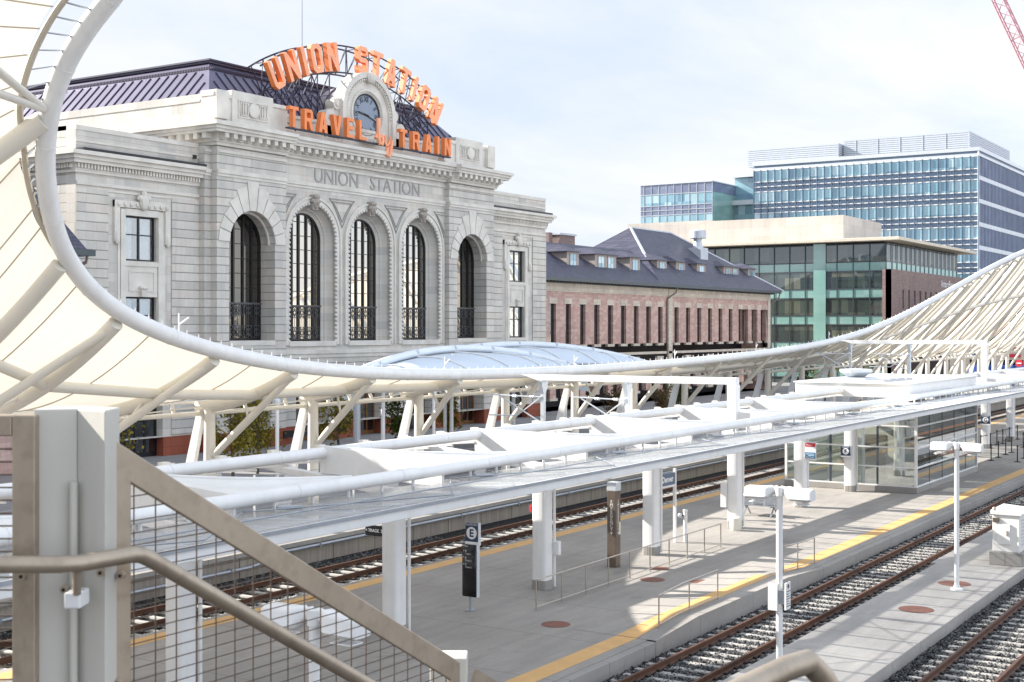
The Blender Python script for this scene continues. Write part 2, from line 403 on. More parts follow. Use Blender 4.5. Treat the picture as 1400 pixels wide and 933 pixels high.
M['glass_shelter'] = glass('shelter_glass', (.90,.95,.93), .08, .02, (.82,.84,.83), .60)
M['glass_side'] = glass('shelter_side_glass', (.90,.95,.93), .28, .015)
def pane_cells(name, w, h, stops, rough=.08, refl=.35):
    t = NT(name); v = t.wallvec(); sp = t.n('SeparateXYZ'); t.l(v, sp.inputs[0]); cb = t.n('CombineXYZ')
    t.l(t.math('FLOOR', t.math('DIVIDE', sp.outputs[0], w)), cb.inputs[0]); t.l(t.math('FLOOR', t.math('DIVIDE', sp.outputs[1], h)), cb.inputs[1])
    wn = t.n('TexWhiteNoise', noise_dimensions='2D'); t.l(cb.outputs[0], wn.inputs['Vector'])
    col = t.ramp(wn.outputs['Value'], stops); n = t.noise(.12, 4); col = t.mix(col, t.ramp(n, [(.35, (.7,.72,.75)), (.65, (1.1,1.1,1.1))]), .7, 'MULTIPLY')
    d = t.bsdf(col, .5, 0, .3); g = t.n('BsdfGlossy'); g.inputs['Roughness'].default_value = rough; g.inputs['Color'].default_value = (.9,.95,1,1)
    m = t.n('MixShader'); m.inputs[0].default_value = refl; t.l(d, m.inputs[1]); t.l(g.outputs[0], m.inputs[2])
    return t.end(m.outputs[0])
M['tower_glass'] = pane_cells('tower_glazing', 1.85, 2.7, [(0, (.07,.20,.30)), (.35, (.16,.36,.45)), (.7, (.28,.50,.57)), (1, (.46,.64,.70))], .08, .18)
M['tower_band'] = pane_cells('tower_spandrel', 1.85, 1.2, [(0, (.07,.13,.22)), (1, (.11,.18,.28))], .15, .10)
M['tower_side'] = pane_cells('tower_side_glazing', 1.4, 2.2, [(0, (.14,.17,.27)), (1, (.20,.23,.34))], .1, .10)
M['teal_glass'] = pane_cells('teal_glazing', 2.6, 2.8, [(0, (.010,.026,.023)), (.5, (.025,.052,.045)), (.8, (.06,.085,.065)), (1, (.14,.15,.10))], .03, .16)
M['teal_band'] = pane_cells('teal_spandrel', 2.6, 1.4, [(0, (.20,.40,.35)), (1, (.27,.47,.41))], .12, .18)
M['louvre'] = simple('grey_louvre', (.50,.54,.60), .5, .3, .06, 1)
M['alu'] = simple('pale_aluminium', (.62,.66,.70), .4, .4, .06, 1)
def leaves(name, a, b, c):
    t = NT(name); g = t.n('NewGeometry'); col = t.ramp(g.outputs['Random Per Island'], [(0, a), (.5, b), (1, c)])
    d = t.n('BsdfDiffuse'); t.l(col, d.inputs['Color']); tr = t.n('BsdfTranslucent'); t.l(col, tr.inputs['Color'])
    m = t.n('MixShader'); m.inputs[0].default_value = .35; t.l(d.outputs[0], m.inputs[1]); t.l(tr.outputs[0], m.inputs[2]); return t.end(m.outputs[0])
M['leaf_gold'] = leaves('golden_leaves', (.10,.10,.02), (.20,.17,.03), (.30,.24,.05))
M['leaf_green'] = leaves('green_leaves', (.03,.055,.015), (.07,.10,.025), (.13,.15,.04))
M['leaf_red'] = leaves('russet_leaves', (.10,.06,.03), (.16,.11,.06), (.20,.17,.10))
# ================================================================== SETTING
def sheet(name, x0, x1, y0, y1, z, mat):
    m = MB(); m.add([(x0,y0,z),(x1,y0,z),(x1,y1,z),(x0,y1,z)], [(0,1,2,3)]); o = m.build(name, mat, fix=False); tag(o, kind='structure'); return o
sheet('ground', -2500, 3500, -2500, 4000, -1.2, M['plaza'])
sheet('plaza', -120, 420, 32.3, 400, -.45, M['plaza'])
sheet('track_bed', -120, 420, -20, 32.2, -.225, M['ballast'])
def slab(name, x0, x1, y0, y1, z0, z1, mat):
    o = MB().box(x0,x1,y0,y1,z0,z1).build(name, mat, bevel=.015); tag(o, kind='structure'); return o
slab('platform', -40, 300, 15.7, 27.2, -.6, .2, M['platform'])
slab('low_platform', -40, 47.0, 9.75, 12.55, -.6, .12, M['low_platform'])
slab('low_platform', 47.03, 300, 9.75, 12.75, -.6, .12, M['low_platform'])
slab('platform_edge', -40, 300, 15.45, 15.695, -.6, .17, M['kerb'])
for nm, y0, y1 in (('yellow_edge_marking', 15.98, 16.58), ('yellow_edge_marking', 26.35, 26.95)):
    m = MB(); m.add([(-40,y0,.204),(300,y0,.204),(300,y1,.204),(-40,y1,.204)], [(0,1,2,3)]); o = m.build(nm, M['yellow'], fix=False); tag(o, kind='structure')

# raised boarding ramp blended into the platform edge
m = MB()
ys = (15.42, 16.0, 17.6, 17.62)
prof = [(31.0, 0.0), (33.6, .16), (40.4, .16), (43.2, 0.0)]
rows = []
for x, h in prof: rows.append([(x, 15.44, .206+h), (x, 15.95, .206+h), (x, 17.9, .206)])
m.grid(rows)
m.grid([[(x, 15.44, -.3) for x,h in prof], [(x, 15.44, .206+h) for x,h in prof]])
o = m.build('boarding_ramp', M['platform']); tag(o, kind='structure')
m = MB(); rz = lambda h, y: .212+h*(1-(y-15.95)/1.95)
m.grid([[(x, 15.99, rz(h,15.99)), (x, 16.58, rz(h,16.58))] for x, h in prof]); o = m.build('yellow_edge_marking', M['yellow']); tag(o, kind='structure')

# retaining wall behind the far track
t = thing('retaining_wall', 'long board marked concrete retaining wall behind the far railway track', 'wall', (60, 32.2, -.6))
MB().box(-60, 260, 32.2, 32.55, -.6, .50).build('wall_panel', M['trench'], t)
MB().box(-60, 260, 32.08, 32.62, .503, .66).build('coping', M['kerb'], t, bevel=.01)
t = thing('drain_pipe', 'grey pipe running along the concrete retaining wall', 'pipe', (40, 32.05, .1))
pts = [(-20, 32.04, .13), (33.4, 32.04, .13), (33.9, 32.04, .18), (34.5, 31.98, .36), (35.0, 32.04, .42), (140, 32.04, .42)]
MB().tube(pts, .06, 8).build('pipe_run', M['grey_steel'], t, smooth=True)
for x in np.arange(10, 110, 4.5):
    z = .13 if x < 33.5 else .42
    MB().box(x-.03, x+.03, 31.96, 32.19, z-.09, z+.09).build('pipe_bracket', M['grey_steel'], t)

# ------------------------------------------------------------------ railway tracks
def rail_profile():
    h = .17
    return [(-.07,0),(.07,0),(.07,.02),(.012,.045),(.012,.12),(.036,.135),(.036,h),(-.036,h),(-.036,.135),(-.012,.12),(-.012,.045),(-.07,.02)]
def railway(yc, x0, x1, xs0, n, label):
    t = thing('railway_track', label, 'railway track', ((xs0+10), yc, -.3), 'railway tracks beside the platforms')
    for sgn in (-1, 1):
        m = MB(); m.plate([rail_profile()], x1-x0, (x0, yc+sgn*.7525, -.17), (0,1,0), (0,0,1), (1,0,0)); m.build('rail', M['rail'], t)
    def sl(x):
        m = MB(); m.hexa([(x-.13,yc-1.3,-.34),(x+.13,yc-1.3,-.34),(x+.13,yc+1.3,-.34),(x-.13,yc+1.3,-.34),(x-.085,yc-1.29,-.172),(x+.085,yc-1.29,-.172),(x+.085,yc+1.29,-.172),(x-.085,yc+1.29,-.172)])
        m.mi = 1
        for sgn in (-1, 1):
            for e in (-1, 1):
                y = yc + sgn*.7525 + e*.115; m.box(x-.07, x+.07, y-.045, y+.045, -.171, -.115)
        return m
    first = sl(xs0).build('sleeper', [M['sleeper'], M['clip']], t)
    for k in range(1, min(n, 100)):
        c = first.copy(); COL.objects.link(c); c.parent = t; c.location = (k*.62, 0, 0)
    if n > 100:
        m = MB()
        for k in range(100, n):
            q = sl(xs0 + k*.62); m.mi = 0; off = len(m.v); m.v += q.v; m.f += [tuple(i+off for i in f) for f in q.f]; m.m += q.m
        o = m.build('sleeper_run', [M['sleeper'], M['clip']], t); o['kind'] = 'stuff'
    return t
railway(14.0, -20, 240, 24.0, 220, 'rusty track between the yellow edged platform and the low concrete platform')
railway(8.05, -20, 240, 12.0, 150, 'sunlit track at the lower right corner beyond the low platform')
railway(29.65, -20, 240, 8.0, 230, 'far track in the trench below the concrete retaining wall')

def stones(name, zones, n, size, mat, label, seed):
    r = np.random.RandomState(seed); pts = []
    tot = sum((z[1]-z[0])*(z[3]-z[2])*z[5] for z in zones)
    for x0, x1, y0, y1, z, wgt in zones:
        k = int(n*(x1-x0)*(y1-y0)*wgt/tot); u = r.rand(k)
        pts.append(np.stack([x0+(x1-x0)*u, y0+(y1-y0)*r.rand(k), z+r.rand(k)*.035], 1))
    P = np.concatenate(pts); k = len(P)
    base = np.array([(1,0,0),(0,1,0),(-1,0,0),(0,-1,0),(0,0,.8),(0,0,-.8)])
    s = size*(.55+.9*r.rand(k,1,1)); vs = P[:,None,:] + base[None]*s*(.6+.8*r.rand(k,6,1)); a = r.rand(k)*6.28
    c_, s_ = np.cos(a)[:,None], np.sin(a)[:,None]; rel = vs - P[:,None,:]
    vs = P[:,None,:] + np.stack([rel[...,0]*c_-rel[...,1]*s_, rel[...,0]*s_+rel[...,1]*c_, rel[...,2]], -1)
    F = np.array([(0,1,4),(1,2,4),(2,3,4),(3,0,4),(1,0,5),(2,1,5),(3,2,5),(0,3,5)])
    fs = (F[None]+6*np.arange(k)[:,None,None]).reshape(-1,3)
    me = bpy.data.meshes.new(name); me.from_pydata(vs.reshape(-1,3).tolist(), [], fs.tolist()); me.materials.append(mat)
    o = bpy.data.objects.new(name, me); COL.objects.link(o); tag(o, label, 'gravel', kind='stuff'); return o
stones('gravel', [(24,46,12.6,15.42,-.215,1.0),(46,85,12.8,15.42,-.21,.5),(12,46,6.2,9.7,-.21,.8)], 48000, .038, M['gravel'], 'dark grey ballast between the sleepers of the near tracks', 3)
stones('gravel', [(14,44,30.6,32.1,-.26,1.0),(14,70,28.3,31.0,-.27,.5)], 9000, .055, M['gravel'], 'dark ballast banked against the concrete retaining wall', 4)
stones('gravel', [(14,36,27.25,28.4,-.20,1.0)], 4200, .06, M['gravel_pale'], 'pale ballast strip along the far yellow platform edge', 5)

# manhole covers
def cover(x, y, z, label, r=.40):
    m = MB().lathe((x,y,z), [(r, 0), (r, .006), (r*.9, .010)], 28)
    o = m.build('manhole_cover', M['rust_disc']); tag(o, label, 'manhole cover', 'rusty round covers in the platforms'); return o
cover(31.26, 18.61, .203, 'dark round cover in the shaded platform concrete')
cover(38.5, 19.3, .203, 'pinkish round cover in the sunlit platform near the long handrail')
cover(40.4, 20.0, .203, 'faint round cover right beside the foot of the long handrail', .34)
cover(39.0, 17.75, .203, 'brown round cover crossed by the shadow near the short handrail')
cover(38.9, 10.97, .123, 'orange rusty cover in the middle of the low platform', .5)
cover(43.5, 11.05, .123, 'orange rusty cover beside the foot of the tall lamp post', .5)

# ================================================================== STATION BUILDING
ST = thing('train_station', 'grand pale stone railway station with tall arched windows and clock pediment', 'station', (85.3, 69.0, -.45))
CX = 85.3
W_, S_, P_, C_ = 69.2, 68.6, 68.0, 68.5
GZ = -.45
def wall_plate(y, loops, depth, mat, name='wall', zlow=None):
    return MB().plate(loops, depth, (0,y,0), XA, ZA, YA).build(name, mat, ST)
# --- central bay wall
cen = [CX-7.0, CX, CX+7.0]
x0, x1 = CX-10.55, CX+10.55
def frame_wall(y, xa, xb, za, zb, holes, depth, mat): return wall_plate(y, [rect(xa,xb,za,zb)] + holes, depth, mat)
frame_wall(C_, x0, x1, 6.6, 21.2, [arch(c, 2.75, 7.0, 15.2, 24) for c in cen], .3, M['stone'])
frame_wall(C_, x0, x1, .85, 6.6, [rect(c-1.9, c+1.9, .9, 5.2) for c in cen], 1.3, M['rustic'])
for xa, xb in ((x0, cen[0]-1.9), (cen[0]+1.9, cen[1]-1.9), (cen[1]+1.9, cen[2]-1.9), (cen[2]+1.9, x1)):
    MB().box(xa, xb, C_-.06, C_+1.3, GZ, .85).build('granite_base', M['granite'], ST)
for sg in (-1, 1):
    a, b = sorted((CX+sg*10.55, CX+sg*17.7)); pc = (a+b)/2
    frame_wall(P_, a, b, 6.6, 21.2, [arch(pc, 2.35, 7.3, 14.45, 24)], 1.5, M['rustic'])
    frame_wall(P_, a, b, .85, 6.6, [rect(pc-1.9, pc+1.9, .9, 5.2)], 1.5, M['rustic'])
    for xa, xb in ((a, pc-1.9), (pc+1.9, b)): MB().box(xa, xb, P_-.06, P_+1.5, GZ, .85).build('granite_base', M['granite'], ST)
    sa, sb = sorted((CX+sg*17.7, CX+sg*18.3))
    MB().box(sa, sb, S_, S_+1.2, .85, 21.2).build('wall', M['rustic'], ST)
    MB().box(sa, sb, S_-.05, S_+1.2, GZ, .85).build('granite_base', M['granite'], ST)
    wa, wb = sorted((CX+sg*18.3, CX+sg*28.9)); wc = CX+sg*23.5
    frame_wall(W_, wa, wb, .85, 21.0, [rect(wc-1.36, wc+1.36, 12.8, 15.8), rect(wc-1.36, wc+1.36, 7.4, 10.4), rect(wc-1.9, wc+1.9, .9, 4.8)], .9, M['stone'])
    for xa, xb in ((wa, wc-1.9), (wc+1.9, wb)): MB().box(xa, xb, W_-.05, W_+.9, GZ, .85).build('granite_base', M['granite'], ST)
    # rusticated corner strips
    for qa, qb in ((wa, wa+2.55), (wb-2.55, wb)):
        MB().box(qa+.01, qb-.01, W_-.10, W_-.003, 1.0, 17.3).build('quoin_strip', M['rustic'], ST)
    # side wall
    xs = CX+sg*28.9
    MB().box(min(xs, xs-sg*.8), max(xs, xs-sg*.8), W_+.9, 84, GZ, 21.0).build('wall', M['rustic'], ST)
    xm = CX+sg*18.0
    MB().box(min(xm, xm-sg*.8), max(xm, xm-sg*.8), S_+1.21, 97, 10, 21.4).build('wall', M['stone'], ST)
    # wing roof slab and parapet cap
    MB().box(wa+.05, wb-.05, W_+.9, 84, 18.4, 18.7).build('flat_roof', M['plum_seam'], ST)
MB().box(CX-17.5, CX+17.5, P_+1.6, 96, 20.8, 21.1).build('flat_roof', M['plum_seam'], ST)
MB().box(CX-28, CX+28, 78, 78.4, GZ, 18.3).build('inner_wall', M['curtain'], ST)
MB().box(CX-28, CX+28, 69.8, 78, GZ-.02, GZ+.01).build('inner_floor', M['wood'], ST)

def course(y, xa, xb, za, zb, out, name='string_course', mat='trim'):
    return MB().box(xa, xb, y-out, y+.02, za, zb).build(name, M[mat], ST, bevel=.02)
# string courses and cornices follow every break of the front
segs = [(W_, CX-28.9, CX-18.3), (S_, CX-18.3, CX-17.7), (P_, CX-17.7, CX-10.55), (C_, CX-10.55, CX+10.55), (P_, CX+10.55, CX+17.7), (S_, CX+17.7, CX+18.3), (W_, CX+18.3, CX+28.9)]
main = segs[1:6]
for y, a, b in segs:
    course(y, a, b, 6.30, 6.62, .16); course(y, a, b, 6.0, 6.3, .08)
for y, a, b in main:
    course(y, a, b, 20.72, 20.92, .10); course(y, a, b, 19.25, 19.55, .14); course(y, a, b, 19.05, 19.25, .07)
def cornice(y, a, b, eL, eR):
    """moulded main cornice with brackets"""
    m = MB(); ex = lambda k: (a-eL*k, b+eR*k)
    for k, z0, z1 in ((.22, 21.2, 21.42), (.34, 21.42, 21.62), (1.05, 22.02, 22.22), (1.18, 22.222, 22.45), (1.34, 22.452, 22.72)):
        p, q = ex(k); m.box(p, q, y-k, y+.6, z0, z1)
    p, q = ex(.34); m.box(p, q, y-.36, y+.6, 21.622, 22.018)
    n = max(1, int(round((q-p)/.84)))
    for i in range(n):
        cx = p + (i+.5)*(q-p)/n; m.box(cx-.19, cx+.19, y-.96, y-.362, 21.66, 22.016); m.box(cx-.17, cx+.17, y-.72, y-.362, 21.56, 21.66)
    if eL:
        n2 = 26
        for i in range(n2):
            cy = y-.2 + i*.84+.5; m.box(a-.96*eL, a-.342, cy-.19, cy+.19, 21.62, 22.016)
        for k, z0, z1 in ((.22, 21.2, 21.42), (.34, 21.42, 21.62), (1.05, 22.02, 22.22), (1.18, 22.222, 22.45), (1.34, 22.452, 22.72)):
            m.box(a-k, a, y+.602, 95, z0, z1)
        m.box(a-.34, a, y+.602, 95, 21.622, 22.018)
    if eR:
        for i in range(26):
            cy = y-.2 + i*.84+.5; m.box(b+.342, b+.96, cy-.19, cy+.19, 21.62, 22.016)
        for k, z0, z1 in ((.22, 21.2, 21.42), (.34, 21.42, 21.62), (1.05, 22.02, 22.22), (1.18, 22.222, 22.45), (1.34, 22.452, 22.72)):
            m.box(b, b+k, y+.602, 95, z0, z1)
    return m.build('cornice', M['trim'], ST)
cornice(P_, CX-17.7, CX-10.55, 1, 0); cornice(C_, CX-10.545, CX+10.545, 0, 0); cornice(P_, CX+10.55, CX+17.7, 0, 1)
for sg in (-1, 1):
    # wing cornice with dentils, gutter line and parapet
    wa, wb = sorted((CX+sg*18.3, CX+sg*28.9)); out = lambda k: (wa-(k if sg < 0 else 0), wb+(k if sg > 0 else 0))
    m = MB()
    for k, z0, z1 in ((.14, 18.28, 18.45), (.5, 18.86, 19.1), (.64, 19.102, 19.36), (.85, 19.362, 19.62)):
        p, q = out(k); m.box(p, q, W_-k, W_+.3, z0, z1)
        xs = wa if sg < 0 else wb
        m.box(min(xs, xs+sg*k), max(xs, xs+sg*k), W_+.302, 84, z0, z1)
    p, q = out(.14); n = int((q-p)/.26)
    m.box(p, q, W_-.16, W_+.3, 18.452, 18.858)
    for i in range(n): m.box(p+(i+.25)*.26, p+(i+.75)*.26, W_-.34, W_-.162, 18.56, 18.85)
    xs = wa if sg < 0 else wb
    for i in range(48): m.box(min(xs, xs+sg*.32), max(xs, xs+sg*.32), W_+.1+i*.26, W_+.23+i*.26, 18.56, 18.85)
    m.build('cornice', M['trim'], ST)
    p, q = out(.05); MB().box(p, q, W_-.84, W_-.05, 19.63, 19.80).build('gutter', M['black_metal'], ST)
    MB().box(wa, wb, W_-.06, W_+.9, 21.0, 21.3).build('parapet_cap', M['trim'], ST)
    MB().box(wa, wb, W_-.05, W_-.003, 20.25, 20.4).build('string_course', M['trim'], ST)
    xs = wa if sg < 0 else wb
    MB().box(min(xs, xs-sg*.85), max(xs, xs+sg*.06), W_+.9, 84, 21.0, 21.3).build('parapet_cap', M['trim'], ST)
    course(W_, wa, wb, 17.5, 17.72, .12); course(W_, wa, wb, 17.2, 17.34, .06)
    x = CX + sg*18.75
    MB().box(x-.12, x+.12, W_-.2, W_, 20.2, 20.45).build('security_camera', M['black_metal'], ST)
# carved name in the frieze
m = MB(); put_text(m, 'UNION   STATION', 1.62, (CX, C_-.004, 20.12), XA, ZA, (0,-1,0), .05, 1.02); 
m.build('carved_lettering', simple('weathered_letter', (.34,.33,.315), .8), ST)
m = MB()
for zz in (19.68, 20.56): m.box(CX-7.6, CX+7.6, C_-.035, C_-.002, zz, zz+.04)
m.build('frieze_panel', M['trim'], ST)

# --- tall arched windows
def arched_window(c, hw, z0, zs, yg, wide):
    m = MB(); top = zs+hw
    outer = arch(c, hw, z0, zs, 28); inner = arch(c, hw-.16, z0+.14, zs, 28)
    m.plate([outer, inner], .3, (0, yg-.06, 0), XA, ZA, YA)
    for u in (-.6, -.215, .215, .6):
        x = c+u*hw*1.0; zt = zs + math.sqrt(max(0, (hw-.1)**2-(u*hw)**2)); m.box(x-.085, x+.085, yg-.07, yg+.03, z0+.1, zt)
    for k in range(1, 9):
        z = z0 + 2.72 + (k-1)*1.08
        if z > top-.3: break
        w = hw-.1 if z < zs else math.sqrt(max(0, (hw-.12)**2-(z-zs)**2)); m.box(c-w, c+w, yg-.03, yg+.03, z-.025, z+.025)
    w = m.build('arched_window', M['black_metal'], ST)
    MB().plate([arch(c, hw-.1, z0+.05, zs, 28)], .02, (0, yg+.04, 0), XA, ZA, YA).build('glass', M['glass_arch'] if wide else M['glass_side_arch'], w)
    MB().box(c-hw+.05, c+hw-.05, yg-.2, yg-.12, z0+2.62, z0+2.74).build('transom_bar', M['grille'], w)
    g = MB(); us = [-1+.08/hw, -.6, -.215, .215, .6, 1-.08/hw]
    for i in range(5):
        a, b = c+us[i]*hw+.12, c+us[i+1]*hw-.12
        for zb, h in ((z0+.15, .85), (z0+1.72, .85)):
            for p, q in (((a,zb),(b,zb+h)), ((b,zb),(a,zb+h)), (((a+b)/2,zb),((a+b)/2,zb+h))): g.bar((p[0],yg-.12,p[1]), (q[0],yg-.12,q[1]), .04)
            g.tube([((a+b)/2+math.cos(t)*min(.26,(b-a)/2), yg-.13, zb+h/2+math.sin(t)*.28) for t in np.linspace(0, 2*math.pi, 13)[:-1]], .022, 4, True)
            g.bar((a, yg-.12, zb+h+.03), (b, yg-.12, zb+h+.03), .05)
        for q in range(1, 4): g.bar((a+(b-a)*q/4, yg-.12, z0+1.0), (a+(b-a)*q/4, yg-.12, z0+1.75), .022)
    g.build('balcony_grille', M['grille'], w)
    return w
for c in cen:
    yg = 69.55; n = 30
    arched_window(c, 2.06, 7.35, 15.2, yg, True)
    # splayed reveal from the outer arch to the glazing
    def ring(hw, z0, y): return [(c-hw, y, z0)] + [(c-hw*math.cos(math.pi*i/n), y, 15.2+hw*math.sin(math.pi*i/n)) for i in range(n+1)] + [(c+hw, y, z0)]
    m = MB(); m.grid([ring(2.75, 7.0, C_+.3), ring(2.38, 7.15, C_+.72)]); m.grid([ring(2.38, 7.15, C_+.72), ring(2.30, 7.15, C_+.74), ring(2.24, 7.2, C_+.86), ring(2.04, 7.35, yg-.05)])
    m.build('window_reveal', M['rustic_fine'] if 'rustic_fine' in M else M['stone'], ST)
    MB().box(c-2.75, c+2.75, C_-.12, yg, 6.9, 7.3).build('window_sill', M['trim'], ST, bevel=.02)
    m = MB()
    for hw, wd, pr in ((2.8, .30, .10), (3.12, .14, .18)):
        o1 = [(c-hw-wd, 7.0)] + [(c-(hw+wd)*math.cos(math.pi*i/n), 15.2+(hw+wd)*math.sin(math.pi*i/n)) for i in range(n+1)] + [(c+hw+wd, 7.0)]
        i1 = [(c+hw, 7.0)] + [(c+hw*math.cos(math.pi*i/n), 15.2+hw*math.sin(math.pi*i/n)) for i in range(n+1)] + [(c-hw, 7.0)]
        m.plate([o1 + i1], pr, (0, C_-pr, 0), XA, ZA, YA)
    m.build('archivolt', M['trim'], ST)
    m = MB()    # scalloped bead along the inner edge
    L = [(c+s*2.72, z) for s in (-1, 1) for z in np.arange(7.3, 15.2, .34)] + [(c+2.72*math.cos(a), 15.2+2.72*math.sin(a)) for a in np.linspace(.06, math.pi-.06, 26)]
    for x, z in L: m.ball((x, C_-.02, z), .15, 5)
    m.build('bead_moulding', M['trim'], ST, smooth=True)
    # keystone mask
    m = MB(); m.ball((c, C_-.25, 18.05), .42, 8, (.85,.8,1.35)); m.ball((c, C_-.42, 18.45), .30, 7, (1.2,.8,.7)); m.ball((c-.3, C_-.3, 18.1), .2, 6); m.ball((c+.3, C_-.3, 18.1), .2, 6)
    m.ball((c, C_-.5, 17.95), .12, 5, (1,1,1.6)); m.box(c-.34, c+.34, C_-.3, C_, 17.45, 18.6)
    m.build('keystone_mask', simple('dark_carving', (.34,.31,.28), .85, 0, .25, 4, .5, 20), ST, smooth=True)
# spandrel panels between the arches
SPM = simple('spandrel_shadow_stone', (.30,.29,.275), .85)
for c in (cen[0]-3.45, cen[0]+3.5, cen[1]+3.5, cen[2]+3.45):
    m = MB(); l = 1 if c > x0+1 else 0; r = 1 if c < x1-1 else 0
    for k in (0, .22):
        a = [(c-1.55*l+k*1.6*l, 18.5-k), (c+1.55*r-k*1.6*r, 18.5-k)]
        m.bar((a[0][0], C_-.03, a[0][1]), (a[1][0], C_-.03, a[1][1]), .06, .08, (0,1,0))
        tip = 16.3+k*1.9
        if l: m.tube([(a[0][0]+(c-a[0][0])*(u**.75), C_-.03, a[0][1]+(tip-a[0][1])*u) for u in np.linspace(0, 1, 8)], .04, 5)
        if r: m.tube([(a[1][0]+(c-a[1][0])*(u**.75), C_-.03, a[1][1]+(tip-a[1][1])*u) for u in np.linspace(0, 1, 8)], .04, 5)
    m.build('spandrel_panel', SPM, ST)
for sg in (-1, 1):
    pc = CX+sg*14.125
    arched_window(pc, 2.33, 7.45, 14.45, 69.45, False)
    MB().box(pc-2.35, pc+2.35, P_-.05, 69.4, 7.05, 7.4).build('window_sill', M['trim'], ST)
    # fan of voussoirs over the arch
    m = MB(); nv = 11
    for k in range(nv):
        a0 = math.pi*(k+.04)/nv; a1 = math.pi*(k+.96)/nv; r0 = 2.37; r1 = 3.35 + (1.15 if k == nv//2 else .8 if abs(k-nv//2) == 1 else .35 if abs(k-nv//2) == 2 else .1)
        P = lambda r, a: (pc+r*math.cos(a), 14.45+r*math.sin(a))
        m.plate([[P(r0,a0), P(r1,a0), P(r1,a1), P(r0,a1)]], .09, (0, P_-.09, 0), XA, ZA, YA)
    m.build('arch_voussoirs', M['trim'], ST, bevel=.02)
    m = MB(); 
    o1 = [(pc-2.36*math.cos(math.pi*i/24), 14.45+2.36*math.sin(math.pi*i/24)) for i in range(25)]; i1 = [(pc+2.2*math.cos(math.pi*i/24), 14.45+2.2*math.sin(math.pi*i/24)) for i in range(25)]
    m.plate([o1+i1], .12, (0, P_+.5, 0), XA, ZA, YA); m.build('archivolt', M['trim'], ST)
    # wing windows with carved surrounds
    wc = CX+sg*23.5
    for z0 in (12.8, 7.4):
        m = MB(); m.plate([rect(wc-1.36, wc+1.36, z0, z0+3.0), rect(wc-1.24, wc-.08, z0+.12, z0+2.88), rect(wc+.08, wc+1.24, z0+.12, z0+2.88)], .12, (0, W_+.25, 0), XA, ZA, YA)
        for s2 in (-1, 1): m.box(wc+s2*.66-.58, wc+s2*.66+.58, W_+.28, W_+.34, z0+1.72, z0+1.80)
        w = m.build('sash_window', M['black_metal'], ST)
        MB().box(wc-1.3, wc+1.3, W_+.30, W_+.315, z0+.05, z0+2.95).build('glass', M['glass'], w)
        for s2 in (-1, 1):
            m = MB(); rows = []
            for zz in (z0+.1, z0+2.9):
                rows.append([(wc+s2*.70-.5+u, W_+.55+.05*math.sin(u*22+s2), zz) for u in np.linspace(0, .95 if s2 > 0 else .8, 24)])
            m.grid(rows); m.build('curtain', M['curtain'], w)
        MB().box(wc-1.5, wc+1.5, W_+.95, W_+1.0, z0-.2, z0+3.1).build('dark_room', M['black_metal'], w)
    m = MB()
    for s2 in (-1, 1):
        m.box(wc+s2*1.62-.2, wc+s2*1.62+.2, W_-.12, W_+.0, 6.65, 16.2); m.box(wc+s2*1.95-.1, wc+s2*1.95+.1, W_-.07, W_+.0, 6.65, 16.4)
        m.box(wc+s2*2.2-.22, wc+s2*2.2+.22, W_-.2, W_-.002, 14.0, 16.75); m.ball((wc+s2*2.2, W_-.2, 14.3), .24, 6, (1,.6,2))
    m.box(wc-2.42, wc+2.42, W_-.22, W_-.002, 16.3, 16.75); m.box(wc-1.42, wc+1.42, W_-.14, W_+.0, 15.8, 16.25)
    for k in range(9): m.ball((wc-2.1+k*.52, W_-.24, 16.5), .15, 5)
    m.ball((wc, W_-.3, 16.75), .38, 8, (1,.7,1.5)); m.ball((wc-.35, W_-.28, 17.0), .22, 6); m.ball((wc+.35, W_-.28, 17.0), .22, 6); m.ball((wc, W_-.3, 17.3), .2, 6)
    m.box(wc-1.42, wc+1.42, W_-.12, W_+.0, 12.45, 12.75); m.box(wc-1.36, wc+1.36, W_-.05, W_+.0, 10.4, 12.45)
    m.plate([rect(wc-1.12, wc+1.12, 10.75, 12.15), rect(wc-1.02, wc+1.02, 10.85, 12.05)], .06, (0, W_-.10, 0), XA, ZA, YA)
    m.hexa([(wc-.16,W_-.25,10.4),(wc+.16,W_-.25,10.4),(wc+.16,W_-.05,10.4),(wc-.16,W_-.05,10.4),(wc-.26,W_-.35,11.1),(wc+.26,W_-.35,11.1),(wc+.26,W_-.05,11.1),(wc-.26,W_-.05,11.1)])
    m.ball((wc, W_-.3, 11.0), .2, 6, (1.8,.7,.7)); m.box(wc-1.5, wc+1.5, W_-.16, W_, 7.1, 7.38)
    m.build('window_surround', M['trim'], ST)
# --- ground storey: glazed doors between the piers
for c, y in [(q, C_+1.0) for q in cen] + [(CX-14.125, P_+1.1), (CX+14.125, P_+1.1), (CX-23.5, W_+.6), (CX+23.5, W_+.6)]:
    is_door = abs(c-CX) < 1 or abs(c-CX-14.125) < 1 or abs(c-CX+7) < .1
    m = MB(); m.plate([rect(c-1.9, c+1.9, GZ, 5.2), rect(c-1.72, c-.96, 2.3, 4.95), rect(c-.84, c+.84, 2.3, 4.95), rect(c+.96, c+1.72, 2.3, 4.95), rect(c-1.72, c-.96, GZ+.3, 2.1), rect(c-.80, c-.06, GZ+.35, 2.0), rect(c+.06, c+.80, GZ+.35, 2.0), rect(c+.96, c+1.72, GZ+.3, 2.1)], .12, (0, y, 0), XA, ZA, YA)
    d = m.build('entrance_door', M['wood'] if is_door else M['black_metal'], ST)
    MB().box(c-1.8, c+1.8, y+.05, y+.07, GZ, 5.1).build('glass', M['glass_dark'], d)
    g = MB()
    for s2 in (-1, 1): g.box(c+s2*.12-.02, c+s2*.12+.02, y-.08, y-.04, .5, .9)
    g.build('handle', M['steel'], d)
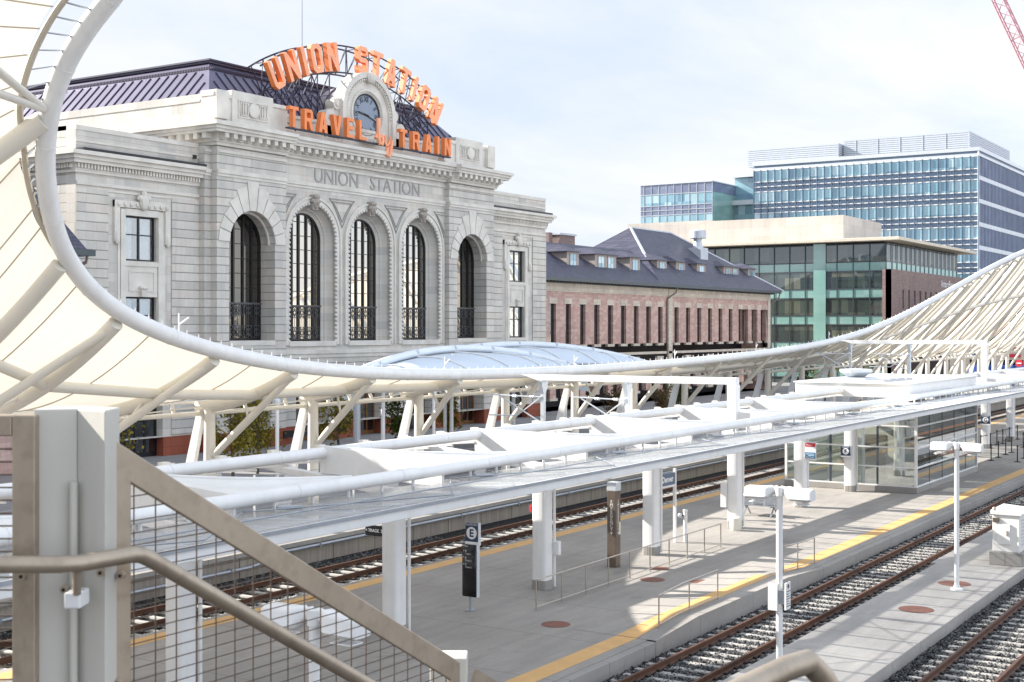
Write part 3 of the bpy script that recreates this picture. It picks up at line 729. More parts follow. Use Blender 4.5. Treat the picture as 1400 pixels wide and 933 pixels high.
for c in (CX-10.4, CX+10.4, CX-3.6, CX+3.6, CX-17):
    m = MB(); m.box(c-.55, c+.55, P_-.16 if abs(c-CX)>10 else C_-.16, P_-.065 if abs(c-CX)>10 else C_-.065, .1, .62); m.build('notice_board', M['black_sign'], ST)

# --- attic parapet
def parapet_block(a, b):
    m = MB(); m.box(a, b, P_+.25, P_+1.4, 22.72, 25.0); m.box(a+1.7, b-1.7, P_+.12, P_+1.5, 22.72, 25.35); m.box(a-.12, b+.12, P_+.08, P_+1.5, 22.722, 23.1); m.box(a-.08, b+.08, P_+.16, P_+1.45, 24.7, 25.0)
    m.box(a-.03, a+1.15, P_-.1, P_+1.53, 23.12, 25.15) if a < CX else m.box(b-1.15, b+.03, P_-.1, P_+1.53, 23.12, 25.15)
    return m
for sg in (-1, 1):
    a, b = sorted((CX+sg*10.1, CX+sg*17.75)); pc = (a+b)/2
    pb = parapet_block(a, b).build('parapet', M['trim'], ST, bevel=.04)
    m = MB(); m.plate([rect(pc-1.55, pc+1.55, 23.45, 24.75), rect(pc-1.45, pc+1.45, 23.55, 24.65)], .08, (0, P_+.05, 0), XA, ZA, YA)
    m.lathe((pc, P_+.02, 24.1), [(.55, -.0), (.5, -.08), (.1, -.12)], 20, 'y')
    for k in range(1, 4):
        for s2 in (-1, 1): m.tube([(pc+s2*(.5+.24*k)+.16*math.cos(t), P_+.04, 24.1+.5*math.sin(t)) for t in np.linspace(0, 6.28, 15)[:-1]], .045, 5, True)
    m.build('carved_panel', M['trim'], pb)
MB().box(CX-10.1, CX+10.1, C_+.3, C_+1.2, 22.72, 24.3).build('parapet', M['trim'], ST)
MB().box(CX-10.1, CX+10.1, C_+.2, C_+1.3, 24.3, 24.55).build('parapet_cap', M['trim'], ST)
for sg in (-1, 1):
    xs = CX+sg*17.75; m = MB(); m.box(min(xs, xs-sg*.9), max(xs, xs-sg*.9), P_+1.55, 96, 22.72, 24.95); m.box(min(xs+sg*.05, xs-sg*.95), max(xs+sg*.05, xs-sg*.95), P_+1.56, 96, 24.4, 24.55); m.build('parapet', M['stone'], ST)
# --- mansard roof with standing seams
zb, zt = 24.4, 28.25; xa, xb = CX-16.9, CX+16.9; ya = 69.6; ins = 3.55; yb = 95.5
m = MB(); m.add([(xa,ya,zb),(xb,ya,zb),(xb-ins,ya+ins,zt),(xa+ins,ya+ins,zt),(xa,yb,zb),(xa+ins,yb-1.2,zt),(xb,yb,zb),(xb-ins,yb-1.2,zt)],
  [(0,1,2,3),(4,0,3,5),(1,6,7,2),(3,2,7,5),(6,4,5,7)])
rf = m.build('roof', M['plum_metal'], ST)
m = MB()
nx = V((-(zt-zb), 0, ins)).normalized()*.05; ny = V((0, -(zt-zb), ins)).normalized()*.05
for y in np.arange(ya+.3, yb-.5, .98):
    u = min(1, (y-ya)/ins); m.bar(V((xa+.02, y, zb))+nx, V((xa+.02+ins*u*.8, y, zb+(zt-zb)*u*.8))+nx, .09, .1, (0,1,0))
for x in np.arange(xa+.5, xb-.4, .98):
    u = min(1, (x-xa)/ins, (xb-x)/ins); m.bar(V((x, ya+.02, zb))+ny, V((x, ya+.02+ins*u*.8, zb+(zt-zb)*u*.8))+ny, .09, .1, (1,0,0))
m.build('standing_seam', M['plum_seam'], rf)
m = MB(); e = .14
m.box(xa+ins-e, xb-ins+e, ya+ins-e, yb-1, zt+.003, zt+.17); m.box(xa+ins-e-.12, xb-ins+e+.12, ya+ins-e-.12, yb-.9, zt+.173, zt+.30)
for i in range(150):
    y = ya+2.95+i*.17
    if y < yb-1: m.box(xa+ins-.62, xa+ins-.54, y, y+.085, zt-.62, zt-.40)
for i in range(165):
    x = xa+2.95+i*.17
    if x < xb-3: m.box(x, x+.085, ya+ins-.62, ya+ins-.54, zt-.62, zt-.40)
m.build('roof_cresting', M['plum_seam'], rf)
# --- clock pediment
cz, cyk = 25.75, 68.75
cs = MB(); n = 28
def loop(r, z0, sx=1): return [(CX-r*sx, z0)] + [(CX-r*sx*math.cos(math.pi*i/n), cz+r*math.sin(math.pi*i/n)) for i in range(n+1)] + [(CX+r*sx, z0)]
circ = [(CX+1.78*math.cos(t), cz+1.78*math.sin(t)) for t in np.linspace(0, 2*math.pi, 37)[:-1]]
cs.plate([loop(3.15, 22.8), circ], .8, (0, cyk, 0), XA, ZA, YA)
cs.plate([loop(3.45, 23.6) + list(reversed(loop(3.0, 23.6)))], 1.1, (0, cyk-.32, 0), XA, ZA, YA)
cs.plate([loop(3.0, 23.6) + list(reversed(loop(2.75, 23.6)))], .8, (0, cyk-.14, 0), XA, ZA, YA)
cs.tube([(CX+2.0*math.cos(t), cyk-.03, cz+2.0*math.sin(t)) for t in np.linspace(0, 6.283, 41)[:-1]], .13, 8, True)
for t in np.linspace(0, math.pi, 34): cs.ball((CX+2.87*math.cos(t), cyk-.2, cz+2.87*math.sin(t)), .10, 5)
cs.ball((CX, cyk-.4, cz+3.0), .42, 8, (1,.8,1.2))
for sg in (-1, 1):
    cs.box(min(CX+sg*3.4, CX+sg*4.9), max(CX+sg*3.4, CX+sg*4.9), cyk+.05, cyk+.9, 23.4, 24.95)
    cs.lathe((CX+sg*4.55, cyk+.02, 25.0), [(.62, 0), (.62, .9), (.3, .95)], 18, 'y'); cs.lathe((CX+sg*3.75, cyk+.02, 26.15), [(.46, 0), (.46, .9), (.3, .92)], 16, 'y')
    cs.lathe((CX+sg*4.55, cyk-.06, 25.0), [(.28, 0), (.28, .1)], 12, 'y'); cs.lathe((CX+sg*3.75, cyk-.06, 26.15), [(.2, 0), (.2, .1)], 12, 'y')
    cs.plate([[(CX+sg*3.4, 24.9), (CX+sg*5.1, 24.9), (CX+sg*4.2, 25.7), (CX+sg*3.4, 26.8)]], .7, (0, cyk+.15, 0), XA, ZA, YA)
for t in np.linspace(-1, 1, 7): cs.ball((CX+t*1.4, cyk-.25, 23.55+.25*t*t), .26, 6)
ck = cs.build('clock_pediment', M['trim'], ST)
dl = MB().lathe((CX, cyk+.12, cz), [(1.78, 0), (1.78, .05)], 40, 'y').build('clock_dial', M['dial'], ck)
m = MB(); m.tube([(CX+1.68*math.cos(t), cyk+.09, cz+1.68*math.sin(t)) for t in np.linspace(0, 6.283, 41)[:-1]], .05, 6, True)
for k, s_ in enumerate(('XII','I','II','III','IIII','V','VI','VII','VIII','IX','X','XI')):
    a = math.pi/2 - k*math.pi/6; U = V((math.sin(a), 0, -math.cos(a))); Wd = V((math.cos(a), 0, math.sin(a)))
    put_text(m, s_, .62, V((CX, cyk+.10, cz))+Wd*1.28, U, Wd, None, 0, .8, .012)
for k in range(60):
    a = k*math.pi/30; m.bar((CX+1.55*math.cos(a), cyk+.1, cz+1.55*math.sin(a)), (CX+1.64*math.cos(a), cyk+.1, cz+1.64*math.sin(a)), .03, .01, (0,1,0))
m.build('numerals', M['black_metal'], ck)
for L_, a, w in ((1.05, R(172), .13), (1.55, R(-17), .09)):
    MB().bar((CX-.3*math.cos(a), cyk+.06, cz-.3*math.sin(a)), (CX+L_*math.cos(a), cyk+.06, cz+L_*math.sin(a)), w, .03, (0,1,0)).build('clock_hand', M['black_metal'], ck)
# barrel roof behind the clock
m = MB(); rows = []
for y in (cyk+.8, 76.5): rows.append([(CX-3.0*math.cos(math.pi*i/18), y, 25.2+3.0*math.sin(math.pi*i/18)) for i in range(19)])
m.grid(rows); br = m.build('barrel_roof', simple('pale_lead_roof', (.36,.33,.36), .45, .3), ST, smooth=True)
m = MB()
for y in np.arange(cyk+1.2, 76, 1.0): m.tube([(CX-3.05*math.cos(math.pi*i/14), y, 25.2+3.05*math.sin(math.pi*i/14)) for i in range(15)], .07, 5)
m.build('standing_seam', M['plum_seam'], br)
MB().tube([(CX-.9, 75, 28.2), (CX-.9, 75, 40)], [.06, .03], 6).build('antenna_mast', M['grey_steel'], ST)

# ------------------------------------------------------------------ rooftop sign
SG = thing('rooftop_sign', 'orange letter sign on a dark lattice arch over the station clock', 'sign', (CX, 69.0, 22.75))
GL = {
 'U': ([[(0,1),(0,.15),(.12,0),(.5,0),(.62,.15),(.62,1),(.4,1),(.4,.2),(.22,.2),(.22,1)]], .62),
 'N': ([[(0,0),(0,1),(.2,1),(.42,.45),(.42,1),(.62,1),(.62,0),(.42,0),(.2,.55),(.2,0)]], .62),
 'I': ([[(0,0),(0,1),(.22,1),(.22,0)]], .22),
 'O': ([[(.14,0),(0,.14),(0,.86),(.14,1),(.48,1),(.62,.86),(.62,.14),(.48,0)], [(.27,.2),(.22,.25),(.22,.75),(.27,.8),(.35,.8),(.4,.75),(.4,.25),(.35,.2)]], .62),
 'S': ([[(0,.3),(0,.12),(.12,0),(.5,0),(.62,.12),(.62,.5),(.5,.6),(.22,.6),(.22,.8),(.4,.8),(.4,.7),(.62,.7),(.62,.88),(.5,1),(.12,1),(0,.88),(0,.52),(.12,.42),(.4,.42),(.4,.2),(.22,.2),(.22,.3)]], .62),
 'T': ([[(0,1),(.62,1),(.62,.78),(.42,.78),(.42,0),(.2,0),(.2,.78),(0,.78)]], .62),
 'A': ([[(0,0),(.2,1),(.44,1),(.64,0),(.43,0),(.39,.2),(.25,.2),(.21,0)], [(.275,.38),(.365,.38),(.32,.74)]], .64),
 'R': ([[(0,0),(0,1),(.5,1),(.62,.88),(.62,.56),(.5,.46),(.64,0),(.42,0),(.32,.40),(.22,.40),(.22,0)], [(.22,.58),(.4,.58),(.4,.8),(.22,.8)]], .64),
 'V': ([[(0,1),(.22,1),(.33,.35),(.44,1),(.66,1),(.44,0),(.22,0)]], .66),
 'E': ([[(0,0),(0,1),(.56,1),(.56,.8),(.22,.8),(.22,.6),(.48,.6),(.48,.41),(.22,.41),(.22,.2),(.56,.2),(.56,0)]], .56),
 'L': ([[(0,0),(0,1),(.22,1),(.22,.2),(.56,.2),(.56,0)]], .56)}
def sign_letter(ch, c, U, W, h, y, depth, mats):
    loops, w = GL[ch]; m = MB()
    kx = .93 if abs(U.z) > 1e-6 or h > 2 else 1.0
    L = [[((a-w/2)*h*kx, (b-.5)*h) for a,b in l] for l in loops]
    o = V((c[0], y, c[1])); depth = .42; m.plate(L, depth, o, U, W, YA)
    ns = sum(len(l) for l in L)
    for i in range(len(m.m)-ns, len(m.m)): m.m[i] = 1
    return m.build('letter', mats, SG)
Rr, zc, = 20.5, 30.15-20.5
def thin(ch, l):
    if ch in 'TIV': return l
    out = []
    for x, y in l:
        if abs(x-.21) < .025 and ch in 'UNOSREL': x = .17
        if .39 < x < .43 and ch in 'UNOSR': x = .45
        if abs(y-.2) < .01: y = .16
        if abs(y-.8) < .01: y = .84
        out.append((x, y))
    return out
GL = {c: ([thin(c, l) for l in ls], w) for c, (ls, w) in GL.items()}
GL['T'] = ([[(0,1),(.62,1),(.62,.83),(.40,.83),(.40,0),(.22,0),(.22,.83),(0,.83)]], .62)
GL['I'] = ([[(0,0),(0,1),(.19,1),(.19,0)]], .19)
adv = {'U':1,'N':1,'I':.55,'O':1,'S':1,'T':.98,'A':.98,' ':.95}
word = 'UNION STATION'; tot = sum(adv[c] for c in word); ang = 0; span = 65.0
pos = 0; arc_angles = []
for ch in word:
    a_mid = -span/2 + span*(pos+adv[ch]/2)/tot; pos += adv[ch]
    if ch == ' ': continue
    th = R(a_mid); U = V((math.cos(th), 0, -math.sin(th))); Wd = V((math.sin(th), 0, math.cos(th)))
    sign_letter(ch, (CX-.5+Rr*math.sin(th), zc+Rr*math.cos(th)), U, Wd, 2.25, 68.75, .55, [M['sign_face'], M['sign_orange']])
def straight(word, xa, xb, zc_, h, y):
    ws = [GL[c][1] for c in word]; tw = sum(ws); gap = ((xb-xa)/h - tw)/(len(word)-1); x = xa
    for c, w in zip(word, ws):
        sign_letter(c, (x+w*h/2, zc_), XA, ZA, h, y, .55, [M['sign_orange'], M['sign_orange']]); x += (w+gap)*h
straight('TRAVEL', CX-11.0, CX-2.0, 24.08, 1.56, 67.2); straight('TRAIN', CX+2.45, CX+9.7, 24.08, 1.52, 67.2)
m = MB()
def script(pts, o, k): return [(o[0]+a*k, 67.2+.12*math.sin(i*.7), o[1]+b*k) for i, (a,b) in enumerate(pts)]
bl = [(.0,.35),(.25,.7),(.45,1.25),(.42,1.6),(.28,1.55),(.22,1.1),(.2,.4),(.3,.05),(.55,.05),(.68,.3),(.62,.6),(.45,.62),(.5,.5),(.8,.45)]
yl = [(.8,.5),(.95,.62),(.98,.25),(1.1,.06),(1.3,.15),(1.4,.6),(1.42,.2),(1.36,-.35),(1.2,-.6),(1.05,-.5),(1.15,-.2),(1.45,.1),(1.7,.35)]
for L in (bl, yl): m.tube(script(L, (CX-.85, 23.15), 1.36), .15, 8)
m.build('script_lettering', M['sign_face'], SG, smooth=True)
MB().box(CX-11.1, CX+9.8, 67.25, 67.6, 23.18, 23.27).build('sign_base_beam', M['truss'], SG)
m = MB()
for y in (69.35, 70.6):
    for rr in (Rr-1.15, Rr+1.0):
        m.tube([(CX-.5+rr*math.sin(R(a)), y, zc+rr*math.cos(R(a))) for a in np.linspace(-32, 32, 34)], .07, 6)
    ks = np.linspace(-31, 31, 17)
    for i, a in enumerate(ks):
        p = (CX-.5+(Rr-1.15)*math.sin(R(a)), y, zc+(Rr-1.15)*math.cos(R(a))); q = (CX-.5+(Rr+1.0)*math.sin(R(a)), y, zc+(Rr+1.0)*math.cos(R(a))); m.bar(p, q, .06)
        if i < 16:
            b = ks[i+1]; m.bar(p, (CX-.5+(Rr+1.0)*math.sin(R(b)), y, zc+(Rr+1.0)*math.cos(R(b))), .045)
    for a in (-30, -23.5, -17, -10.5, 10.5, 17, 23.5, 30):
        x = CX-.5+(Rr-1.15)*math.sin(R(a)); z = zc+(Rr-1.15)*math.cos(R(a)); m.bar((x, y, z), (x, y, 23.3), .075)
    for sg in (-1, 1):
        for a0, a1 in ((30,23.5),(23.5,17),(17,10.5)):
            xA, xB = CX-.5+sg*(Rr-1.15)*math.sin(R(a0)), CX-.5+sg*(Rr-1.15)*math.sin(R(a1)); zA, zB = zc+(Rr-1.15)*math.cos(R(a0)), zc+(Rr-1.15)*math.cos(R(a1))
            m.bar((xA, y, zA), (xB, y, 24.6), .07); m.bar((xA, y, 24.6), (xB, y, zB), .07); m.bar((xA, y, (zA+24.6)/2), (xB, y, (zB+24.6)/2+.2), .06)
for a in np.linspace(-30, 30, 9):
    for rr in (Rr-1.15, Rr+1.0): m.bar((CX-.5+rr*math.sin(R(a)), 69.35, zc+rr*math.cos(R(a))), (CX-.5+rr*math.sin(R(a)), 70.6, zc+rr*math.cos(R(a))), .06)
for sg in (-1, 1):
    for k in (9.6, 6.2): m.bar((CX+sg*k, 70.6, 27.3), (CX+sg*(k-1.5), 74.5, 24.5), .07); m.bar((CX+sg*k, 69.3, 24.4), (CX+sg*k, 67.9, 23.2), .07)
m.build('lattice_frame', M['truss'], SG)
# ================================================================== BRICK WING (right of the station)
def prism_roof(m, x0, x1, y0, y1, ze, rx0, rx1, ry, zr):
    """hipped roof: eave rectangle, ridge from rx0 to rx1 at ry"""
    e = [(x0,y0,ze),(x1,y0,ze),(x1,y1,ze),(x0,y1,ze)]; r = [(rx0,ry,zr),(rx1,ry,zr)]
    m.add(e+r, [(0,1,5,4),(1,2,5),(2,3,4,5),(3,0,4),(3,2,1,0)])
BW = thing('brick_wing', 'long pink sandstone wing with dark tiled roof and a row of dormers', 'building', (148, 80, -.45))
YW = 72.0; XL, XR = CX+28.9+.01, 181.0
px1 = [756,777,797,816,834.4,852,869.6,886.6,902.8]; px2 = [925,939,955,969.4,984,998,1011.5,1025,1037.7,1050]
g1 = np.linspace(on_y(756,0,YW)[0], on_y(902.8,0,YW)[0], 9); g2 = np.linspace(on_y(925,0,YW)[0], on_y(1050,0,YW)[0], 10)
wx = list(g1)+list(g2); hw = .62
MB().plate([rect(XL,XR,GZ,13.3)] + [rect(x-hw,x+hw,6.5,10.9) for x in wx] + [rect(x-hw,x+hw,.9,4.3) for x in wx], .6, (0,YW,0), XA, ZA, YA).build('wall', M['brick'], BW)
MB().box(XR-.6, XR, YW+.601, 90, GZ, 13.3).build('wall', M['brick'], BW)
MB().box(XL, XR, YW+.601, 90, GZ-.01, GZ).build('inner_floor', M['plaza'], BW)
MB().box(XL, XR-.7, 76, 76.1, GZ, 13).build('inner_wall', M['black_metal'], BW)
for i, x in enumerate(wx):
    for z0, z1 in ((6.5, 10.9), (.9, 4.3)):
        if z0 < 1 and i % 2: continue
        m = MB(); m.plate([rect(x-hw,x+hw,z0,z1), rect(x-hw+.08,x+hw-.08,z0+.08,(z0+z1)/2-.03), rect(x-hw+.08,x+hw-.08,(z0+z1)/2+.03,z1-.08)], .08, (0,YW+.3,0), XA, ZA, YA)
        w = m.build('tall_window', M['black_metal'], BW)
        MB().box(x-hw+.03,x+hw-.03,YW+.33,YW+.345,z0+.03,z1-.03).build('glass', M['glass_dark'], w)
        MB().box(x-hw-.22, x+hw+.22, YW-.04, YW+.25, z1+.003, z1+.62).build('lintel', M['quoin'], w)
        MB().box(x-hw-.16, x+hw+.16, YW-.12, YW+.25, z0-.28, z0-.003).build('sill', M['quoin'], w)
xq = on_y(915.5,0,YW)[0]
for xa_, xb_ in ((xq-.55, xq+.55), (XR-.9, XR+.05)): MB().box(xa_, xb_, YW-.14, YW-.003, GZ, 13.2).build('quoin_strip', M['quoin'], BW)
MB().box(XL, XR+.05, YW-.10, YW-.003, 12.2, 13.25).build('frieze_course', M['quoin'], BW)
MB().box(XL, XR+.05, YW-.14, YW-.003, 5.2, 5.5).build('string_course', M['quoin'], BW)
m = MB(); m.box(XL, XR+1.5, YW-1.25, YW-.95, 13.28, 13.62); m.box(XL, XR+1.3, YW-.95, YW, 13.3, 13.4)
for x in np.arange(XL+.3, XR, .7): m.box(x-.08, x+.08, YW-.94, YW, 13.12, 13.297)
m.build('gutter', M['gutter'], BW)
for x in (XL+1.2, xq-1.0, XR+.3):
    m = MB(); m.tube([(x+.9, YW-1.1, 13.3), (x+.8, YW-1.0, 12.7), (x, YW-.2, 11.9), (x, YW-.15, 11.5), (x, YW-.15, GZ)], .10, 6); m.build('downpipe', M['downpipe'], BW, smooth=True)
m = MB(); m.add([(XL,YW-1.2,13.6),(XR+1.4,YW-1.2,13.6),(XR-6,78.2,18.1),(XL,78.2,18.1),(XL,86,13.6),(XR+1.4,86,13.6)], [(0,1,2,3),(3,2,5,4),(1,5,2)])
rf = m.build('roof', M['tiles'], BW, thick=.06)
m = MB(); prism_roof(m, 143.5, 184.0, 70.9, 91, 13.64, 154.8, 166.5, 80.8, 21.5); m.build('hip_roof', M['tiles'], rf)
m = MB(); m.bar((154.8,80.8,21.5), (166.5,80.8,21.5), .3, .18); m.bar((154.8,80.8,21.52), (148.4,75.2,17.1), .28, .16); m.bar((166.5,80.8,21.52), (183.9,71.0,13.7), .28, .16)
m.build('hip_tiles', M['louvre'], rf)
m = MB(); m.box(166.2, 168.6, 76.0, 78.0, 17, 19.3); m.lathe((167.4,77.0,19.3), [(.8,0),(.55,.7),(.55,1.3),(1.15,1.32),(1.15,2.3),(.9,2.5)], 16); m.build('roof_vent', M['louvre'], BW, smooth=True)
roof_z = lambda y: 13.6 + (y-70.8)*4.5/7.4
for px, dbl in ((779,0),(824,1),(864,0),(901,0),(926.6,0),(955,0),(996,1),(1024,0)):
    x = on_y(px, 355, 74)[0]; w = 2.55 if dbl else 1.32; zf = 14.9; yf = 73.6
    m = MB(); m.box(x-w, x+w, yf, yf+4.5, roof_z(yf)-.2, 16.75)
    d = m.build('dormer', M['dormer'], BW)
    m = MB(); e = .35
    m.add([(x-w-e,yf-e,16.75),(x+w+e,yf-e,16.75),(x+w+e,yf+5,16.75),(x-w-e,yf+5,16.75),(x-w*.35,yf+1.6,17.6),(x+w*.35,yf+1.6,17.6),(x+w*.35,yf+5,17.6),(x-w*.35,yf+5,17.6)],
      [(0,1,5,4),(1,2,6,5),(2,3,7,6),(3,0,4,7),(4,5,6,7),(3,2,1,0)])
    m.build('dormer_roof', M['tiles'], d)
    for c in ((-1.15, 1.15) if dbl else (0,)):
        m = MB(); m.plate([rect(x+c-.75,x+c+.75,15.0,16.6), rect(x+c-.62,x+c+.62,15.12,16.48)], .1, (0,yf-.06,0), XA, ZA, YA); m.box(x+c-.6,x+c+.6,yf-.01,yf-.003,15.1,16.5)
        m.build('dormer_window', [M['dormer']], d)
        m = MB(); m.box(x+c-.62,x+c-.04,yf-.05,yf-.02,15.12,16.48); m.box(x+c+.04,x+c+.62,yf-.05,yf-.02,15.12,16.48); m.build('blind_pane', M['tower_glass'], d)
# left wing roof corner in front of the station's side
LW = thing('side_wing', 'corner of dark tiled wing roof peeping out beside the curved canopy rim', 'building', (46, 78, -.45))
MB().box(20, 53.6, 68.6, 76, GZ, 12.7).build('wall', M['brick'], LW)
m = MB(); prism_roof(m, 19, 55.6, 67.0, 77, 13.1, 26, 50.6, 72.0, 21.6); m.build('roof', M['tiles'], LW)
m = MB(); m.box(19, 55.9, 66.7, 67.0, 12.8, 13.2); m.box(55.6, 55.9, 67.001, 77, 12.8, 13.2); m.build('gutter', M['gutter'], LW)
m = MB(); m.tube([(55.4,66.9,12.8),(55.4,67.0,12.4),(54.6,68.3,11.7),(54.4,68.45,11.2),(54.4,68.45,GZ)], .1, 6); m.build('downpipe', M['downpipe'], LW)

# ================================================================== CITY BEHIND
GB = thing('glass_office', 'green glass office block with flat overhanging roof behind the sandstone wing', 'building', (203, 61, -.45))
gx, gy = 203.75, 62.0; yB = 96.0; zr = 21.7
MB().box(gx+.3, 246, gy+.3, yB, GZ, zr).build('core', M['black_metal'], GB)
for k in range(6):
    zt = zr-.3 - k*4.18; zb = zt-2.75
    MB().box(gx, gx+.2, gy, yB, zb, zt).build('window_band', M['teal_glass'], GB)
    MB().box(gx+.2, 246, gy, gy+.2, zb, zt).build('window_band', M['teal_glass'], GB)
    MB().box(gx-.06, gx+.2, gy-.06, yB, zb-1.41, zb-.02).build('spandrel_band', M['teal_band'], GB)
    MB().box(gx+.21, 246, gy-.06, gy+.2, zb-1.41, zb-.02).build('spandrel_band', M['teal_band'], GB)
m = MB()
for i, y in enumerate(np.arange(gy, yB, 2.6)): m.box(gx-.16, gx-.07, y-.06, y+.06, GZ, zr)
for x in np.arange(gx+2.6, 246, 2.6): m.box(x-.06, x+.06, gy-.16, gy-.07, GZ, zr)
for k in range(6):
    zt = zr-.3-k*4.18
    for z in (zt, zt-2.76): m.box(gx-.14, gx-.062, gy, yB, z-.07, z+.07); m.box(gx, 246, gy-.14, gy-.062, z-.07, z+.07)
m.build('mullions', M['gutter'], GB)
MB().box(gx-.22, gx-.165, gy+9.6, gy+11.6, GZ, zr-.1).build('vertical_panel', M['teal_band'], GB)
MB().box(gx-2.2, 250, gy-2.6, yB+1, zr+.05, zr+.55).build('roof', M['cream'], GB, bevel=.05)
ya_, z1_ = on_x(963, 303, 208); yb_, z2_ = on_x(1153, 303, 208)
MB().box(208, 228, yb_, ya_, zr+.55, z1_).build('plant_room', M['beige'], GB)
yc_, z3_ = on_x(872, 306, 214)
MB().box(214, 232, ya_+1.5, yc_+2, zr-4, z3_).build('plant_room', M['beige'], GB)
MB().box(209.5, 213.5, ya_+.01, ya_+1.49, zr, z1_-.4).build('plant_room', M['cream'], GB)
xk, zk = on_y(1217, 368, 60.6)
bw = MB(); holes = []
x_end = on_y(1330, 380, 60.6)[0]
for r_, (zt_, zb_) in enumerate(((zk-3.0, zk-6.0), (zk-7.6, zk-10.6))):
    for k in range(11):
        xx = on_y(1232,0,60.6)[0] + k*3.15; holes.append((xx, xx+.95, zb_, zt_))
bw.plate([rect(xk, x_end, GZ, zk)] + [rect(*h) for h in holes], .9, (0, 60.4, 0), XA, ZA, YA)
bw.box(xk, xk+.5, 60.39, 61.8, GZ, zk+.02)
bp = bw.build('brick_block', M['brown_brick'], GB)
for h in holes: MB().box(h[0]-.05, h[1]+.05, 61.0, 61.1, h[2]-.05, h[3]+.05).build('slot_window', M['tower_glass'], bp)
m = MB(); put_text(m, 'AnteroResources', 1.7, (on_y(1286,0,60.3)[0]+6.6, 60.35, zk-1.5), XA, ZA, (0,1,0), .0, 1.0); m.build('wall_lettering', M['letter'], bp)

TW = thing('office_tower', 'tall blue glass office tower with louvred roof plant behind the green block', 'building', (313, 74, -.45))
tx, ty, tyB, tz = 313.5, 74.2, 128.8, 49.7; txB = 372
MB().box(tx+.4, txB, ty+.4, tyB, GZ, tz-.2).build('core', M['tower_side'], TW)
for k in range(9):
    zt = 47.7-k*5.35; zb = zt-2.85
    if zb < 1: break
    MB().box(tx, tx+.3, ty, tyB, zb, zt).build('window_band', M['tower_glass'], TW)
    MB().box(tx+.1, tx+.3, ty, tyB, zb-2.5, zb-.02).build('spandrel_band', M['tower_band'], TW)
    MB().box(tx+.31, txB, ty+.05, ty+.35, zt-4.35, zt).build('side_glazing', M['tower_side'], TW)
    MB().box(tx+.31, txB, ty-.05, ty+.35, zt-5.33, zt-4.36).build('side_spandrel', M['alu'], TW)
m = MB()
for y in np.arange(ty, tyB+.1, 1.82): m.box(tx-.32, tx-.02, y-.07, y+.07, 2, 47.8)
m.build('vertical_fins', M['tower_band'], TW)
m = MB()
for k in range(9):
    zt = 47.7-k*5.35
    if zt < 5: break
    for z in (zt+.02, zt-2.87, zt-4.1): m.box(tx-.12, tx-.01, ty, tyB, z-.11, z+.11)
m.box(tx-.2, tx+.1, ty-.15, ty+.2, 0, tz)
m.build('white_rails', M['white_dull'], TW)
m = MB()
for x in np.arange(tx+1.4, txB, 1.4): m.box(x-.05, x+.05, ty-.06, ty+.045, 3, 47.7)
m.build('side_fins', M['tower_band'], TW)
m = MB(); m.box(tx-.3, txB+.3, ty-.3, tyB+.3, 48.9, 49.75); m.box(tx-.1, txB+.1, ty-.1, tyB+.1, 47.75, 48.35); m.build('roof_band', M['alu'], TW)
MB().box(tx, txB, ty, tyB, 48.36, 48.89).build('roof_band', M['tower_band'], TW)
m = MB(); y1_, zl = on_x(1325, 180, 325); y2_, _ = on_x(1153, 180, 325)
for z in np.arange(49.9, zl, .5): m.box(325, 368, y1_, y2_, z, z+.42)
m.box(325.4, 367.6, y1_+.4, y2_-.4, 49.8, zl)
y3_, zl2 = on_x(1022, 207, 322)
for z in np.arange(49.9, zl2, .5): m.box(322, 360, y2_+.2, y3_, z, z+.42)
for y in np.arange(y1_, y2_, 5.5): m.box(324.9, 325.1, y-.1, y+.1, 49.8, zl)
m.build('louvre_screen', M['louvre'], TW)
LT = thing('low_office_block', 'lower blue grey glass block standing left of the tall tower', 'building', (303, 137, -.45))
lx = 304.0; la, lz = on_x(974, 247, lx); lb, _ = on_x(876, 247, lx)
MB().box(lx+.4, lx+40, la+.4, lb, GZ, lz-.1).build('core', M['tower_side'], LT)
for k in range(7):
    zt = lz-2.7-k*5.3
    if zt < 4: break
    MB().box(lx, lx+.3, la, lb, zt-2.9, zt).build('window_band', M['tower_glass'], LT)
    MB().box(lx, lx+.3, la, lb, zt-5.28, zt-2.92).build('spandrel_band', M['tower_side'], LT)
    MB().box(lx+.31, lx+40, la, la+.3, zt-5.28, zt).build('side_glazing', M['teal_band'], LT)
MB().box(lx-.02, lx+40, la, lb, lz-2.68, lz-.25).build('roof_band', M['tower_side'], LT)
MB().box(lx-.25, lx+40, la-.2, lb+.2, lz-.24, lz).build('roof_edge', M['alu'], LT)
m = MB()
for y in np.arange(la, lb, 2.1): m.box(lx-.12, lx-.01, y-.05, y+.05, 3, lz-.3)
for k in range(7):
    zt = lz-2.7-k*5.3
    for z in (zt, zt-2.92, zt-4.1): m.box(lx-.12, lx-.01, la, lb, z-.06, z+.06)
m.build('mullions', M['alu'], LT)
# link between both
ka, kz = on_x(1027, 238, 318); kb, _ = on_x(996, 238, 318)
MB().box(318, 340, ka-6, kb, GZ, lz-4.2).build('link_wing', M['tower_glass'], LT)
m = MB(); m.box(316, 341, ka-6, kb+2, lz-5.2, lz-4.0); m.box(316, 341, ka-6, kb+2, lz-10.6, lz-9.0); m.box(317, 341, ka-6, kb-1, kz-.8, kz); m.build('link_slab', M['alu'], LT)
MB().box(318.5, 340, ka-6, kb-1.5, lz-3.9, kz-.9).build('link_glass', M['tower_glass'], LT)

